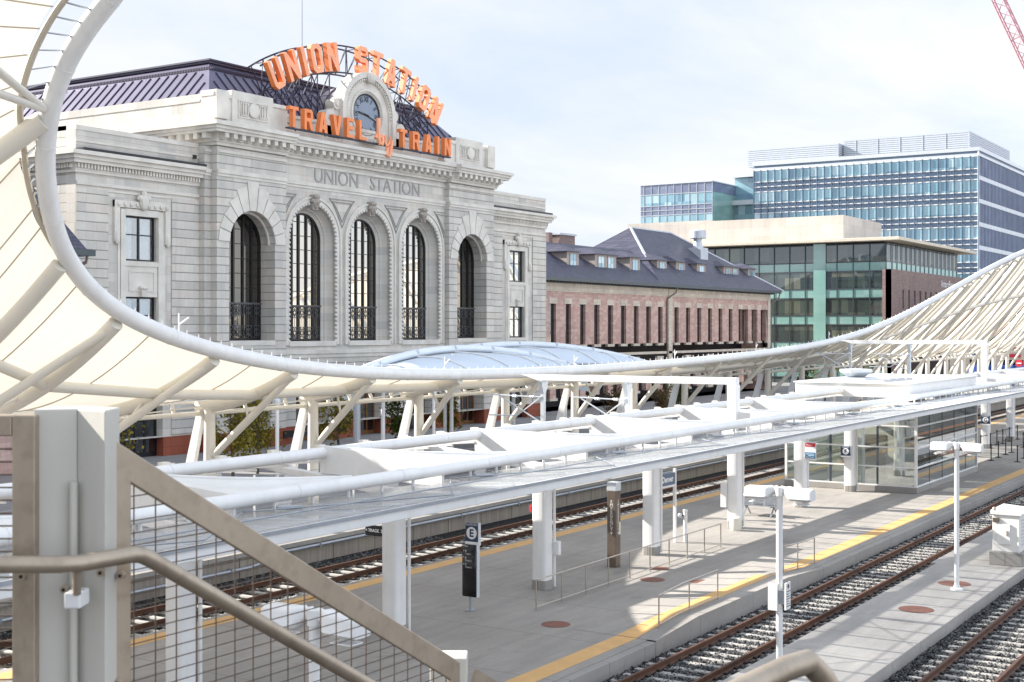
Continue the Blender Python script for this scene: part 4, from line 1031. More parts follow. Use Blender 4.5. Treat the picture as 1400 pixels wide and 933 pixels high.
OB = thing('orange_brick_block', 'orange brick building with dark windows beyond the far canopy ribs', 'building', (206, 43, -.45))
holes = []; ox = 206.0
for z in (6.4, 9.2):
    for y in np.arange(29.5, 50, 4.2): holes.append((y, y+2.5, z, z+1.8))
MB().plate([rect(27, 53, 5.2, 11.6)] + [rect(*h) for h in holes], .6, (ox,0,0), YA, ZA, XA).build('wall', M['orange_brick'], OB)
for h in holes:
    w = MB().box(ox+.3, ox+.36, h[0], h[1], h[2], h[3]).build('window', M['glass_dark'], OB)
    m = MB(); m.box(ox+.2, ox+.29, (h[0]+h[1])/2-.06, (h[0]+h[1])/2+.06, h[2], h[3]); m.box(ox-.05, ox+.3, h[0]-.1, h[1]+.1, h[2]-.25, h[2]-.02); m.build('frame', M['cream'], w)
gh = [(y, y+3.2, .3, 3.6) for y in np.arange(28.5, 49, 4.6)]
MB().plate([rect(27, 53, GZ, 5.19)] + [rect(*h) for h in gh], .6, (ox-.1,0,0), YA, ZA, XA).build('shop_base', M['cream'], OB)
for i, h in enumerate(gh):
    MB().box(ox+.3, ox+.36, h[0], h[1], h[2], h[3]).build('shop_window', M['glass_dark'], OB)
    MB().box(ox-.3, ox-.13, h[0]+.4, h[1]-.4, 4.0, 4.45).build('shop_sign', M['red_sign'] if i % 2 else M['blue_sign'], OB)
MB().box(ox+.61, ox+30, 27, 53, GZ, 11.6).build('core', M['black_metal'], OB)
MB().box(ox-.3, ox+30, 26.8, 53.2, 11.61, 12.0).build('roof_edge', M['cream'], OB)
o = MB().box(188, 188.15, 24, 46, 1.0, 3.3); 
for y in np.arange(24, 46.1, 1.6): o.box(187.9, 187.99, y-.05, y+.05, -.45, 3.35)
for y in np.arange(24, 46.1, 4.0): o.box(188, 188.15, y-.1, y+.1, -.45, .99)
tag(o.build('hoarding', M['blue_fence']), 'long blue hoarding fence before the orange brick building', 'fence')
o = tag(MB().lathe((187.2, 43, 3.3), [(.75,-.75),(.75,.75)], 12, 'x').build('road_sign', M['red_sign']), 'red round sign above the blue hoarding', 'sign') if False else None
m = MB(); m.lathe((187.0, 39.0, 3.6), [(.5, 0), (.5, .06)], 20, 'x'); m.tube([(187.1, 39.0, 2.95), (187.1, 39.0, -.45)], .06, 6); s_ = m.build('stop_sign', M['red_sign']); tag(s_, 'small round red traffic sign standing in front of the blue hoarding', 'sign')
MB().box(186.95, 186.985, 38.7, 39.3, 3.52, 3.68).build('white_bar', M['letter'], s_)
# crawler crane
CR = thing('crane', 'slanting pale red lattice crane boom high in the upper right sky', 'crane', at_d(1577, 455, 330))
p = at_d(1577, 450, 330); q = at_d(1290, -160, 330); d = (q-p).normalized(); a = d.cross(V((0,1,0))).normalized(); b = a.cross(d)
m = MB(); L = (q-p).length; w = 1.25
cor = [a*s*w + b*u*w for s, u in ((-1,-1),(1,-1),(1,1),(-1,1))]
for c in cor: m.bar(p+c, q+c, .30, .30)
n = 46
for i in range(n):
    u0, u1 = p+d*(L*i/n), p+d*(L*(i+1)/n)
    for k in range(4):
        k2 = (k+1) % 4; m.bar(u0+cor[k], u1+cor[k2] if i % 2 else u1+cor[k2], .15, .15)
        if i % 6 == 0: m.bar(u0+cor[k], u0+cor[k2], .2, .2)
m.build('boom', M['crane'], CR)
m = MB(); m.obox(p+V((0,0,-4)), (XA,YA,ZA), (4,3,2.4)); m.obox(p+V((0,-2.4,-7)), (XA,YA,ZA), (5,.9,1)); m.obox(p+V((0,2.4,-7)), (XA,YA,ZA), (5,.9,1)); m.build('machine_body', M['crane'], CR, bevel=.1)
# little rooftop plant seen over the wing ridge
t = thing('rooftop_block', 'small brown rooftop block peeking over the wing ridge beside the station', 'building', (150, 105, -.45))
xq1, zq1 = on_y(765, 321, 105); xq2, _ = on_y(786, 321, 105)
MB().box(xq1, xq2, 105, 112, GZ, zq1).build('wall', M['brown_brick'], t); MB().box(xq1-1.5, xq1-.5, 106, 107, zq1-3, zq1+.3).build('chimney', M['brown_brick'], t); MB().box(xq1-.2, xq2+.2, 104.8, 112.2, zq1+.003, zq1+.3).build('roof', M['louvre'], t)

# ================================================================== TREES on the plaza
def tree(x, y, h, rad, leafmat, label, nleaf=1100, seed=0, z=GZ, lean=0, crown0=.35):
    r = np.random.RandomState(seed); t = thing('street_tree', label, 'tree', (x, y, z), 'young trees on the station plaza')
    m = MB(); top = V((x+lean, y, z+h*.92)); m.tube([(x,y,z),(x+.05,y,z+h*.3),(x+lean*.5,y+.08,z+h*.6),tuple(top)], [.10,.085,.06,.02], 7)
    cl = []
    for k in range(16):
        f = crown0 + (.95-crown0)*r.rand(); a = r.rand()*6.28; L = rad*(.45+.55*r.rand())*(1.15-.6*abs(f-.55))
        p0 = V((x+lean*f, y, z+h*f*.85)); p1 = p0 + V((math.cos(a)*L, math.sin(a)*L, h*.10+.25*r.rand())); m.tube([p0, (p0+p1)/2+V((0,0,.1)), p1], [.035,.025,.01], 5); cl += [p1, (p0+p1)/2]
    cl.append(top)
    m.build('trunk', M['bark'], t)
    P = []
    cp = np.array([tuple(c) for c in cl]); idx = r.randint(0, len(cp), nleaf); off = r.normal(0, 1, (nleaf,3))*np.array([.30,.30,.34])*rad*.75; P = cp[idx]+off
    s = .055+.05*r.rand(nleaf,1,1); u = r.normal(0,1,(nleaf,3)); u /= np.linalg.norm(u,axis=1)[:,None]; w = np.cross(u, r.normal(0,1,(nleaf,3))); w /= np.linalg.norm(w,axis=1)[:,None]
    q = np.stack([P-u*s[:,0]-w*s[:,0]*.6, P+u*s[:,0]-w*s[:,0]*.6, P+u*s[:,0]*.9+w*s[:,0]*.6, P-u*s[:,0]*.9+w*s[:,0]*.6], 1)
    m = MB(); m.v = [tuple(v) for v in q.reshape(-1,3)]; m.f = [(4*i,4*i+1,4*i+2,4*i+3) for i in range(nleaf)]; m.m = [0]*nleaf
    m.build('crown', leafmat, t, fix=False)
TR = [(150,585,54,5.2,1.5,'leaf_gold','bushy golden green tree left of the first splayed canopy column'),
      (318,600,52,4.6,1.3,'leaf_gold','golden tree between the first and second splayed canopy columns'),
      (352,600,56,4.8,1.4,'leaf_gold','golden tree close by the thin white pole and stone pier'),
      (462,580,54,5.0,1.3,'leaf_gold','yellow green tree just left of the oak entrance doors'),
      (545,570,57,4.2,1.0,'leaf_green','small green tree behind the third splayed canopy column'),
      (612,560,57,4.0,1.0,'leaf_gold','slender tree in front of the right oak doors'),
      (845,545,50,4.0,1.2,'leaf_red','russet green tree beside the drop post of the near portal'),
      (925,545,57,3.8,1.1,'leaf_green','dark green tree before the sandstone wing behind the portal post'),
      (905,547,52,3.4,.9,'leaf_red','small russet tree under the far canopy eave'),
      (1100,545,58,5.0,1.6,'leaf_green','dark green tree behind the paired white canopy legs'),
      (1128,540,52,4.6,1.5,'leaf_gold','golden tree at the end of the sandstone wing')]
for i, (px, py, yy, h, rad, lm, lab) in enumerate(TR):
    x = on_y(px, py, yy)[0]; tree(x, yy, h, rad, M[lm], lab, 1100, i+11, lean=rnd.uniform(-.2,.2))
# ================================================================== TRAIN HALL CANOPY
M['seam'] = simple('fabric_seam_tape', (.52,.47,.38), .8, 0, .05)
HC = thing('train_hall_canopy', 'sweeping white fabric train hall canopy with tubular rim around its open centre', 'canopy', (60, 37.5, GZ))
ctrl = [at_d(*q) for q in ((640,-520,27.5),(500,-400,28.5),(390,-295,29.6),(300,-195,30.6),(232,-108,31.4),(188,-46,31.9),(150,3,32.2),(112,38,32.5),(84,88,33.0),(64,145,33.5),(58,200,34.0),(61,252,34.5),(68,300,35.2),(82,352,36.0),(116,398,37.0),(160,433,38.2),(222,461,40.4),(300,485,43.6),(378,500,47.6))]
for px, py, Y in ((450,509,34.2),(550,514,34.8),(640,514,35),(750,510,35),(850,503.5,35),(950,495,35),(1040,485,34.8),(1110,475.5,34.2),(1160,464,33.4),(1210,447,32.4),(1260,421,31.4),(1310,391,30.2),(1360,362,29.0),(1410,334,27.8)):
    x, z = on_y(px, py, Y); ctrl.append(V((x, Y, z)))
ctrl += [V((152,27.2,17.9)), V((166,26.4,19.8)), V((182,25.6,21.4))]
def catmull(P, k):
    out = []
    for i in range(len(P)-1):
        p0 = P[max(0,i-1)]; p1 = P[i]; p2 = P[i+1]; p3 = P[min(len(P)-1,i+2)]
        for j in range(k):
            t = j/k; out.append(.5*((2*p1)+(p2-p0)*t+(2*p0-5*p1+4*p2-p3)*t*t+(3*p1-p0-3*p2+p3)*t**3))
    out.append(P[-1]); return out
for _ in range(2):      # ease small kinks of the survey
    ctrl = [ctrl[0]] + [(ctrl[i-1]+2*ctrl[i]+ctrl[i+1])/4 for i in range(1, len(ctrl)-1)] + [ctrl[-1]]
EDGE = catmull(ctrl, 8)
RT = .255
MB().tube(EDGE, RT, 18).build('rim_tube', M['white'], HC, smooth=True)
YE, ZE = 38.3, 5.45
def outer(p):
    """eave point belonging to a rim point"""
    if p.z > 9.0 and p.x < 40:
        u = min(1, (p.z-9.0)/9.5); x = 24.0 - 9.0*u; w = max(0, min(1, (p.z-13.2)/3.2)); w = w*w*(3-2*w)
        return V((x, YE, ZE)).lerp(V((-8, 33, 16.5)), w)
    if p.x < 40: return V((p.x-.6*max(0,(p.z-7.2)/1.8), YE, ZE))
    return V((p.x, YE, ZE))
def section(p, v):
    q = outer(p); h = p.z-q.z
    if p.x < 40: pw = 1.0 if h > 8 else 1.0 + (8-h)/5.0*1.0
    else: pw = 1.35
    pw = min(max(pw, 1.0), 1.9)
    xy = p.lerp(q, v); return V((xy.x, xy.y, q.z + h*max(0.0, 1-v)**pw))
# column stations along the eave
cols = [15.2, 22.4, 29.6, 36.9, 42.9, 50.4, 57.9, 65.1, 72.3, 79.5, 86.7, 93.9, 101.1, 108.3, 115.5, 122.7, 129.9, 137.1, 144.3, 151.5, 158.7, 165.9, 173.1]
def rim_at(x):
    """rim point over the eave station x"""
    best = None
    for p in EDGE:
        d = abs(outer(p).x - x)
        if best is None or d < best[0]: best = (d, p)
    return best[1]
idx = [i for i in range(0, len(EDGE))]
def fab_v0(p): return min(.14, (.20+.70*max(0, min(1, (p.z-10.4)/3.0)))/max(1.0, (outer(p)-p).length))
OFFZ = .10
# one roof panel for each bay, laced to the rim
stations = [min(range(len(EDGE)), key=lambda i: abs(outer(EDGE[i]).x - x)) for x in cols]
bounds = [0] + [i for i in stations if 0 < i < len(EDGE)-1] + [len(EDGE)-1]
bounds = sorted(set(bounds))
extra = []
for a, b in zip(bounds[:-1], bounds[1:]):
    if b-a > 14 and EDGE[(a+b)//2].x < 30: extra.append((a+b)//2)
bounds = sorted(set(bounds+extra))
NV = 14
for k, (a, b) in enumerate(zip(bounds[:-1], bounds[1:])):
    rows = []; x_mid = outer(EDGE[(a+b)//2]).x
    sub = 3
    ids = []
    for i in range(a, b):
        for j in range(sub): ids.append(i + j/sub)
    ids.append(b); gap = .06 if x_mid < 100 else .30
    span = ids[-1]-ids[0]
    for u in ids:
        f = (u-ids[0])/span; uu = ids[0]+span*(gap*.5+(1-gap)*f) if x_mid > 100 else u
        i0 = min(int(uu), len(EDGE)-2); p = EDGE[i0].lerp(EDGE[i0+1], uu-i0); scal = .25*math.sin(math.pi*f)
        v0 = fab_v0(p)*(1+scal); v1 = 1.0 - .06*math.sin(math.pi*f); row = []
        for j in range(NV+1):
            v = v0+(v1-v0)*j/NV; q = section(p, v); q.z += OFFZ - .12*math.sin(math.pi*f)*math.sin(math.pi*min(1,v)); row.append(q)
        rows.append(row)
    MB().grid(rows).build('fabric_panel', M['fabric'], HC, smooth=True)
for a, b in zip(bounds[:-1], bounds[1:]):     # welded seams across the membrane
    for fr_ in ((.5,) if EDGE[a].x > 34 else (.34, .67) if EDGE[a].z < 13.6 else (.5,) if EDGE[a].z < 14.5 else (.12,.24,.36,.48,.6,.72,.84,.94)):
        i = a+(b-a)*fr_; i0 = min(int(i), len(EDGE)-2); p = EDGE[i0].lerp(EDGE[i0+1], i-i0)
        if p.x > 80: continue
        pts = [section(p, v)+V((0,0,OFFZ-.135*math.sin(math.pi*fr_)*math.sin(math.pi*v)-.012)) for v in np.linspace(fab_v0(p)*1.2, .95, 14)]
        MB().tube(pts, .022, 5).build('fabric_seam', M['seam'], HC)
h_ = at_d(62, 145, 33.5)
for tgt in (at_d(-70, 42, 24.0), at_d(-70, 104, 25.0)): MB().tube([h_+V((0,0,-.1)), tgt], .10, 10).build('brace', M['cream_steel'], HC, smooth=True)
for i in range(16, len(EDGE)-1, 16):
    if EDGE[i].x < 90:
        d_ = (EDGE[i+1]-EDGE[i-1]).normalized(); MB().tube([EDGE[i]-d_*.02, EDGE[i]+d_*.02], RT+.012, 18).build('weld_collar', M['white'], HC, smooth=True)
# rim lacing straps and edge cable
m = MB(); cab = []
for i in range(0, len(EDGE)-1):
    p = EDGE[i]; q = section(p, fab_v0(p)*1.02); q.z += OFFZ; cab.append(q)
MB().tube(cab, .085, 8).build('edge_cable', M['seam'], HC, smooth=True)
seglen = [0]
for i in range(1, len(EDGE)): seglen.append(seglen[-1]+(EDGE[i]-EDGE[i-1]).length)
def at_len(L):
    i = max(0, min(len(EDGE)-2, int(np.searchsorted(seglen, L))-1)); t = (L-seglen[i])/max(1e-6, seglen[i+1]-seglen[i]); return EDGE[i].lerp(EDGE[i+1], t)
m = MB(); L = 2.0
while L < seglen[-1]-1:
    p = at_len(L); q = section(p, fab_v0(p)*1.1); q.z += OFFZ
    near = p.x < 46; dirv = (at_len(L+.2)-p).normalized(); m.bar(p, q, .10 if near else .06, .02, (0,0,1)); L += .42 if near else .8
m.build('lacing_straps', M['grey_steel'], HC)['kind'] = 'stuff'
m = MB(); L = 20.0
while L < min(seglen[-1]-1, 115):
    p = at_len(L); m.tube([p+V((0,0,RT-.02)), p+V((0,0,RT+.12))], .02, 4); L += .72
for L in (26, 46, 58, 70, 82, 94):
    p = at_len(L); m.tube([p+V((0,0,RT)), p+V((0,0,RT+.55))], .025, 5); m.bar(p+V((0,0,RT+.2)), p+V((.5,.1,RT+.42)), .04)
m.build('bird_spikes', M['white'], HC)['kind'] = 'stuff'
# ribs
hubs = [at_d(62,145,33.5), at_d(77,350,36.0), at_d(166,440,38.4), at_d(300,485,43.6)]
rib_i = [min(range(len(EDGE)), key=lambda i: (EDGE[i]-h).length) for h in hubs]
rib_i = sorted(set(rib_i + [i for i, x in zip(stations, cols) if x > 33 and 0 < i < len(EDGE)-1]))
for n_, i in enumerate(rib_i):
    p = EDGE[i]; far = p.x > 60; big = p.z > 12
    pts = [section(p, v) + V((0,0,-.20)) for v in np.linspace(.02, .97, 16)]
    MB().tube(pts, .27 if big else .23 if not far else .14, 12 if not far else 7).build('rib', M['cream_steel'], HC, smooth=True)
# fine intermediate rafters towards the far end, open bays beyond
for i in range(0, len(EDGE)-1):
    p = EDGE[i]
    if p.x > 80 and i % 2 == 0 and i not in rib_i:
        pts = [section(p, v) + V((0,0,-.18)) for v in np.linspace(.02, .97, 10)]
        MB().tube(pts, .10, 6).build('rafter', M['cream_steel'], HC, smooth=True)
# purlins between the ribs
def purlin(v, r, name, lo=-1, hi=999):
    for a, b in zip(rib_i[:-1], rib_i[1:]):
        pa, pb = section(EDGE[a], v), section(EDGE[b], v)
        if not (lo < pa.x < hi): continue
        d = (pb-pa).normalized(); pts = [section(EDGE[a].lerp(EDGE[b], 0), v)+V((0,0,-.26))+d*.1, pb+V((0,0,-.26))-d*.1]
        MB().tube(pts, r, 10).build(name, M['cream_steel'], HC, smooth=True)
purlin(.37, .18, 'purlin'); 
EV = [(x, ) for x in cols]
for xa, xb in zip(cols[:-1], cols[1:]):
    MB().tube([(xa, 37.9, 5.0), (xb, 37.9, 5.0)], .09, 8).build('eave_tube', M['cream_steel'], HC, smooth=True)
    m = MB(); m.tube([(xa, 38.35, 5.42), (xb, 38.35, 5.42)], .06, 6)
    for u in (.2, .4, .6, .8):
        x = xa+(xb-xa)*u; m.bar((x, 37.9, 5.02), (x+.25, 38.3, 5.45), .12, .12)
    m.bar((xa, 37.6, 5.0), (xb, 36.4, 5.45), .05); 
    m.build('eave_bracket', M['cream_steel'], HC)
for x in cols:
    m = MB(); m.tube([(x, 37.5, GZ), (x, 37.5, 3.2), (x, 37.5, 5.3)], [.24, .23, .21], 14)
    c = m.build('column', M['cream_steel'], HC, smooth=True)
    m = MB(); m.hexa([(x-.10,39.1,GZ),(x+.10,39.1,GZ),(x+.10,39.75,GZ),(x-.10,39.75,GZ),(x-.09,37.75,5.15),(x+.09,37.75,5.15),(x+.09,38.1,5.15),(x-.09,38.1,5.15)]); m.build('raking_leg', M['white'], c, bevel=.02)
    if x < 20: continue
    p = {22.4: EDGE[rib_i[2]], 29.6: EDGE[rib_i[3]]}.get(x) or rim_at(x)
    base = V((x, 37.3, 3.4)); tip = section(p, .03)+V((0,0,-.25))
    MB().tube([base, base.lerp(tip, .5), tip], [.14,.15,.13], 10).build('raking_strut', M['cream_steel'], HC, smooth=True)
    mid = base.lerp(tip, .45); top = section(p, .5); MB().tube([mid, top+V((0,0,-.1))], .05, 6).build('hanger', M['cream_steel'], HC)
# the slim white poles on the plaza edge
for i, (px, yy) in enumerate(((379,44),(593,44),(488,46))):
    x = on_y(px, 560, yy)[0]; o = MB().tube([(x,yy,GZ),(x,yy,4.6)], .09 if i < 2 else .2, 8).build('light_pole', M['white'] if i < 2 else M['grey_steel'], smooth=True)
    o2 = MB().lathe((x,yy,4.6), [(.16,0),(.16,.25),(.08,.32)], 12).build('lamp_head', M['alu'], o)
    tag(o, ('slim white pole standing in front of the golden trees','slim pale pole right beside the third splayed canopy column','thick grey pole left of the oak entrance doors')[i], 'pole')
# cable guard rail along the plaza edge
t = thing('cable_railing', 'thin cable guard rail along the plaza edge under the big canopy', 'railing', (60, 36.0, GZ))
for z in (1.3, 1.9, 2.5): MB().tube([(18,36.2,z),(110,36.2,z)], .012, 4).build('cable', M['grey_steel'], t)
for x in np.arange(20, 110, 6.0): MB().box(x-.03,x+.03,36.17,36.23,GZ,2.6).build('post', M['white'], t)

# ------------------------------------------------------------------ blue vaulted pavilion roofs on the plaza
def vault(yc, xa, xb, zend_a, zend_b, zpk, depth, label):
    t = thing('vaulted_pavilion', label, 'pavilion', ((xa+xb)/2, yc, GZ), 'low vaulted pavilions on the plaza')
    def az(u): return zend_a+(zend_b-zend_a)*u + (zpk-(zend_a+zend_b)/2)*4*u*(1-u)
    A = [V((xa+(xb-xa)*u, yc+1.2*4*u*(1-u), az(u))) for u in np.linspace(0,1,33)]
    MB().tube(A, .24, 12).build('arch_tube', M['pale_blue'], t, smooth=True)
    def fr(u): return V((xa+1.5+(xb-xa-3)*u, yc-depth*math.sin(math.pi*u)**.8, (zend_a+(zend_b-zend_a)*u)-.2+.15*4*u*(1-u)))
    rows = [[A[i].lerp(fr(i/32), v)+V((0,0,-.25+.5*math.sin(math.pi*v))) for v in np.linspace(.06,1,9)] for i in range(33)]
    MB().grid(rows).build('roof_shell', M['pale_blue_shell'], t, smooth=True)
    rows = [[A[i].lerp(V((A[i].x, yc+depth*math.sin(math.pi*i/32)**.8, A[i].z-1.2)), v)+V((0,0,-.25+.3*math.sin(math.pi*v))) for v in np.linspace(.06,1,7)] for i in range(33)]
    MB().grid(rows).build('roof_shell', M['pale_blue_shell'], t, smooth=True)
    for i in range(4, 30, 5):
        MB().tube([A[i].lerp(fr(i/32), v)+V((0,0,-.2+.5*math.sin(math.pi*v))) for v in np.linspace(.0,1,7)], .05, 6).build('rib', M['white'], t, smooth=True)
        MB().ball(A[i]+V((0,-.2,.12)), .13, 6).build('node', M['alu'], t)
    m = MB(); m.tube([fr(u) for u in np.linspace(0,1,33)], .10, 8); m.build('edge_beam', M['grey_steel'], t, smooth=True)
    for u in (.12, .37, .63, .88):
        x = xa+(xb-xa)*u; MB().tube([(x,yc,GZ),(x,yc,az(u)-.2)], .12, 8).build('post', M['white'], t)
M['pale_blue'] = simple('pale_blue_enamel', (.66,.715,.78), .35, 0, .05, 1)
M['pale_blue_shell'] = simple('pale_blue_membrane', (.58,.66,.75), .45, 0, .05, .6)
vault(47, 56.5, 83.5, 5.6, 5.2, 7.0, 4.5, 'front pale blue vaulted roof with rim tube before the station doors')
vault(53, 70.0, 105, 6.1, 5.2, 7.05, 3.5, 'rear pale blue vaulted roof reaching in front of the sandstone wing')

# ================================================================== PLATFORM CANOPY
PC = thing('platform_canopy', 'long white platform canopy with two tubes, triangular sails and glass edge panels', 'canopy', (50, 21.5, .2))
pc = [12.8, 20.3, 27.8, 35.3, 42.8, 50.3, 57.8, 64.7, 78.6, 85.9, 92.7, 100.2, 107.7, 115.2]
XA0, XB0 = 4.0, 122.0
YF, YN, YFt, YB = 16.7, 19.9, 23.9, 26.85
ZF, ZN, ZT, ZB = 4.59, 4.68, 4.90, 4.62
for x in pc:
    m = MB(); n = 20; w = .26
    sq = [(x+w*math.copysign(abs(math.cos(t))**.45, math.cos(t)), 21.5+w*math.copysign(abs(math.sin(t))**.45, math.sin(t))) for t in np.linspace(0, 2*math.pi, 25)[:-1]]
    m.plate([sq], 3.62, (0,0,.5), XA, YA, ZA)
    c = m.build('column', M['white'], PC, smooth=True)
    MB().plate([[(x+(a-x)*1.04, 21.5+(b-21.5)*1.04) for a,b in sq]], .30, (0,0,.202), XA, YA, ZA).build('column_foot', M['kerb'], c)
    MB().tube([(x+.36,21.28,.25),(x+.36,21.28,4.1)], .045, 8).build('downpipe', M['white'], c, smooth=True)
    # cross beam : deep plate from edge to edge
    m = MB(); m.hexa([(x-.12,YF+.2,4.40),(x+.12,YF+.2,4.40),(x+.12,21.5,3.85),(x-.12,21.5,3.85),(x-.12,YF+.2,4.50),(x+.12,YF+.2,4.50),(x+.12,21.5,4.12),(x-.12,21.5,4.12)])
    m.hexa([(x-.12,21.5,3.85),(x+.12,21.5,3.85),(x+.12,YB-.2,4.4),(x-.12,YB-.2,4.4),(x-.12,21.5,4.12),(x+.12,21.5,4.12),(x+.12,YB-.2,4.55),(x-.12,YB-.2,4.55)])
    m.build('cross_beam', M['white'], PC, bevel=.02)
MB().tube([(x, YN, ZN) for x in np.linspace(XA0, XB0, 30)], .16, 18).build('main_tube', M['white'], PC, smooth=True)
MB().tube([(x, YFt, ZT) for x in np.linspace(XA0+5, XB0, 30)], .16, 18).build('main_tube', M['white'], PC, smooth=True)
for x in np.arange(XA0+3.2, XB0, 3.75):
    for y_, z_ in ((YN, ZN), (YFt, ZT)):
        if x > XA0+6: MB().tube([(x-.015,y_,z_),(x+.015,y_,z_)], .168, 18).build('tube_joint', M['white_dull'], PC, smooth=True)
MB().box(XA0, XB0, YF-.05, YF+.06, ZF-.23, ZF+.02).build('edge_fascia', M['white_dull'], PC, bevel=.015)
m = MB(); m.box(XA0, XB0, YF-.09, YF-.052, ZF-.03, ZF+.035); m.build('edge_trim', M['grey_steel'], PC)
MB().box(XA0, XB0, YB-.18, YB+.12, ZB-.17, ZB).build('rear_gutter', M['white_dull'], PC, bevel=.015)
MB().box(XA0+5, XB0, YB-1.10, YB-1.005, ZB-.14, ZB+.04).build('cable_tray', M['white'], PC, bevel=.01)
xs_ = list(np.arange(XA0, XB0, 1.25))
for k, (xa, xb) in enumerate(zip(xs_[:-1], xs_[1:])):
    g = .012
    m = MB(); m.hexa([(xa+g,YF+.06,ZF-.06),(xb-g,YF+.06,ZF-.06),(xb-g,YN+.35,ZN-.36),(xa+g,YN+.35,ZN-.36),(xa+g,YF+.06,ZF-.03),(xb-g,YF+.06,ZF-.03),(xb-g,YN+.35,ZN-.33),(xa+g,YN+.35,ZN-.33)])
    m.build('glass_panel', M['frosted'] if not (62 < xa < 80) else M['white_dull'], PC)
    m = MB(); m.hexa([(xa+g,YB-1.0,ZB-.14),(xb-g,YB-1.0,ZB-.14),(xb-g,YB-.185,ZB-.10),(xa+g,YB-.185,ZB-.10),(xa+g,YB-1.0,ZB-.10),(xb-g,YB-1.0,ZB-.10),(xb-g,YB-.185,ZB-.06),(xa+g,YB-.185,ZB-.06)])
    if xa > XA0+4: m.build('rear_panel', M['white_dull'], PC)
for x in xs_:
    m = MB(); m.bar((x,YF+.06,ZF-.10),(x,YN+.3,ZN-.40), .07, .08); m.tube([(x,YN,ZN-.1),(x,YN,ZN-.38)], .04, 6); m.bar((x,YFt+.1,ZT-.25),(x,YB-.1,ZB-.2),.06,.06); m.build('panel_purlin', M['white'], PC)
MB().tube([(XA0+.5, YF+1.3, ZF+.02), (XB0, YF+1.3, ZF+.02)], .018, 5).build('tie_rod', M['grey_steel'], PC)
for i, x in enumerate(pc):
    m = MB(); m.tube([(x-3.75, YF+.25, ZF+.03), (x+.2, YN-.05, ZN-.25)], .018, 5); m.tube([(x+3.75, YF+.25, ZF+.03), (x+.2, YN-.05, ZN-.25)], .018, 5); m.tube([(x+.9, YN-.35, ZN-.22),(x+1.5, YN-.52, ZN-.25)], .045, 6)
    m.build('cross_tie', M['grey_steel'], PC)
# sails : one triangular membrane each bay, and its upright web at the column line
for x, xn in zip(pc[:-1], pc[1:]):
    if 60 < x < 78: continue
    W = xn-x; top = V((x, YFt+.1, ZT+.16)); lo = V((x+.15, YN+.1, ZN+.10)); run = V((x+W*.62, YN+.14, ZN+.08))
    rows = []; hyp = []
    for u in np.linspace(0,1,15):
        e = lo.lerp(run, u); f = top.lerp(run, u) + (lo-top.lerp(run,.5))*(.22*math.sin(math.pi*u)); hyp.append(f)
        rows.append([e.lerp(f, v)+V((0,0,-.10*math.sin(math.pi*v)*math.sin(math.pi*u))) for v in np.linspace(0,1,9)])
    MB().grid(rows).build('sail_membrane', M['white_dull'], PC, smooth=True, thick=.02)
    m = MB(); m.hexa([(x-.06,YN,ZN-.45),(x+.06,YN,ZN-.45),(x+.06,YFt+.1,ZT-.55),(x-.06,YFt+.1,ZT-.55),(x-.05,YN+.05,ZN+.14),(x+.05,YN+.05,ZN+.14),(x+.05,YFt+.14,ZT+.20),(x-.05,YFt+.14,ZT+.20)]); m.build('sail_web', M['white'], PC)
    m = MB(); m.tube(hyp[:-1], .035, 6); m.build('sail_cable', M['white'], PC, smooth=True)
for i, x in enumerate(np.arange(XA0+6, XB0, 2.1)):
    m = MB(); m.box(x, x+.28, YB+.0, YB+.18, ZB+.003, ZB+.11); m.box(x+.29, x+.5, YB+.05, YB+.12, ZB+.003, ZB+.06)
    m.build('uplight', M['cream_steel'], PC)
# shelter roof box on top
m = MB(); m.box(70.4, 85, 20.25, 26.5, 4.6, 5.30); m.box(70.32, 85.08, 20.17, 26.58, 5.302, 5.38); m.build('roof_box', M['white_dull'], PC, bevel=.02)
m = MB(); m.box(73.5, 75.9, 23.6, 25.4, 5.383, 5.5); m.lathe((74.7, 24.5, 5.5), [(.5,0),(.95,.30),(.95,.46),(.2,.5)], 8); m.build('roof_hatch', M['alu'], PC)
for i in range(10):
    m = MB(); m.box(71.2+i*.42, 71.45+i*.42, 21.4+.2*(i%3), 21.7+.2*(i%3), 5.383, 5.48+.05*(i%2))
    m.build('roof_fitting', M['grey_steel'], PC)

# ------------------------------------------------------------------ glazed shelter on the platform
GS = thing('glass_shelter', 'glazed lift shelter with white frame standing on the platform under the canopy', 'shelter', (71.4, 21.7, .2))
sx0, sx1, sy0, sy1 = 65.4, 77.4, 18.45, 25.1
zl = [.52, 1.45, 2.42, 3.48, 4.0]
MB().box(sx0-.08, sx1+.08, sy0-.08, sy1+.08, .203, .50).build('plinth', M['kerb'], GS, bevel=.02)
m = MB()
for z in zl[:-1]:
    m.box(sx0-.04, sx1+.04, sy0-.05, sy0+.02, z-.035, z+.035); m.box(sx0-.05, sx0+.02, sy0, sy1, z-.035, z+.035); m.box(sx1-.02, sx1+.05, sy0, sy1, z-.035, z+.035); m.box(sx0, sx1, sy1-.02, sy1+.05, z-.035, z+.035)
for x in (sx0, sx1):
    for y in (sy0, sy1): m.box(x-.06, x+.06, y-.06, y+.06, .5, 4.1)
m.build('frame', M['white'], GS)
m = MB()
for y in (sy0+1.9, sy0+4.3): m.box(sx0-.02, sx0+.05, y-.05, y+.05, .5, 4.0)
for x in np.arange(sx0+2.4, sx1, 2.4): m.box(x-.012, x+.012, sy0-.02, sy0+.03, .5, 4.0)
m.build('dark_mullions', M['gutter'], GS)
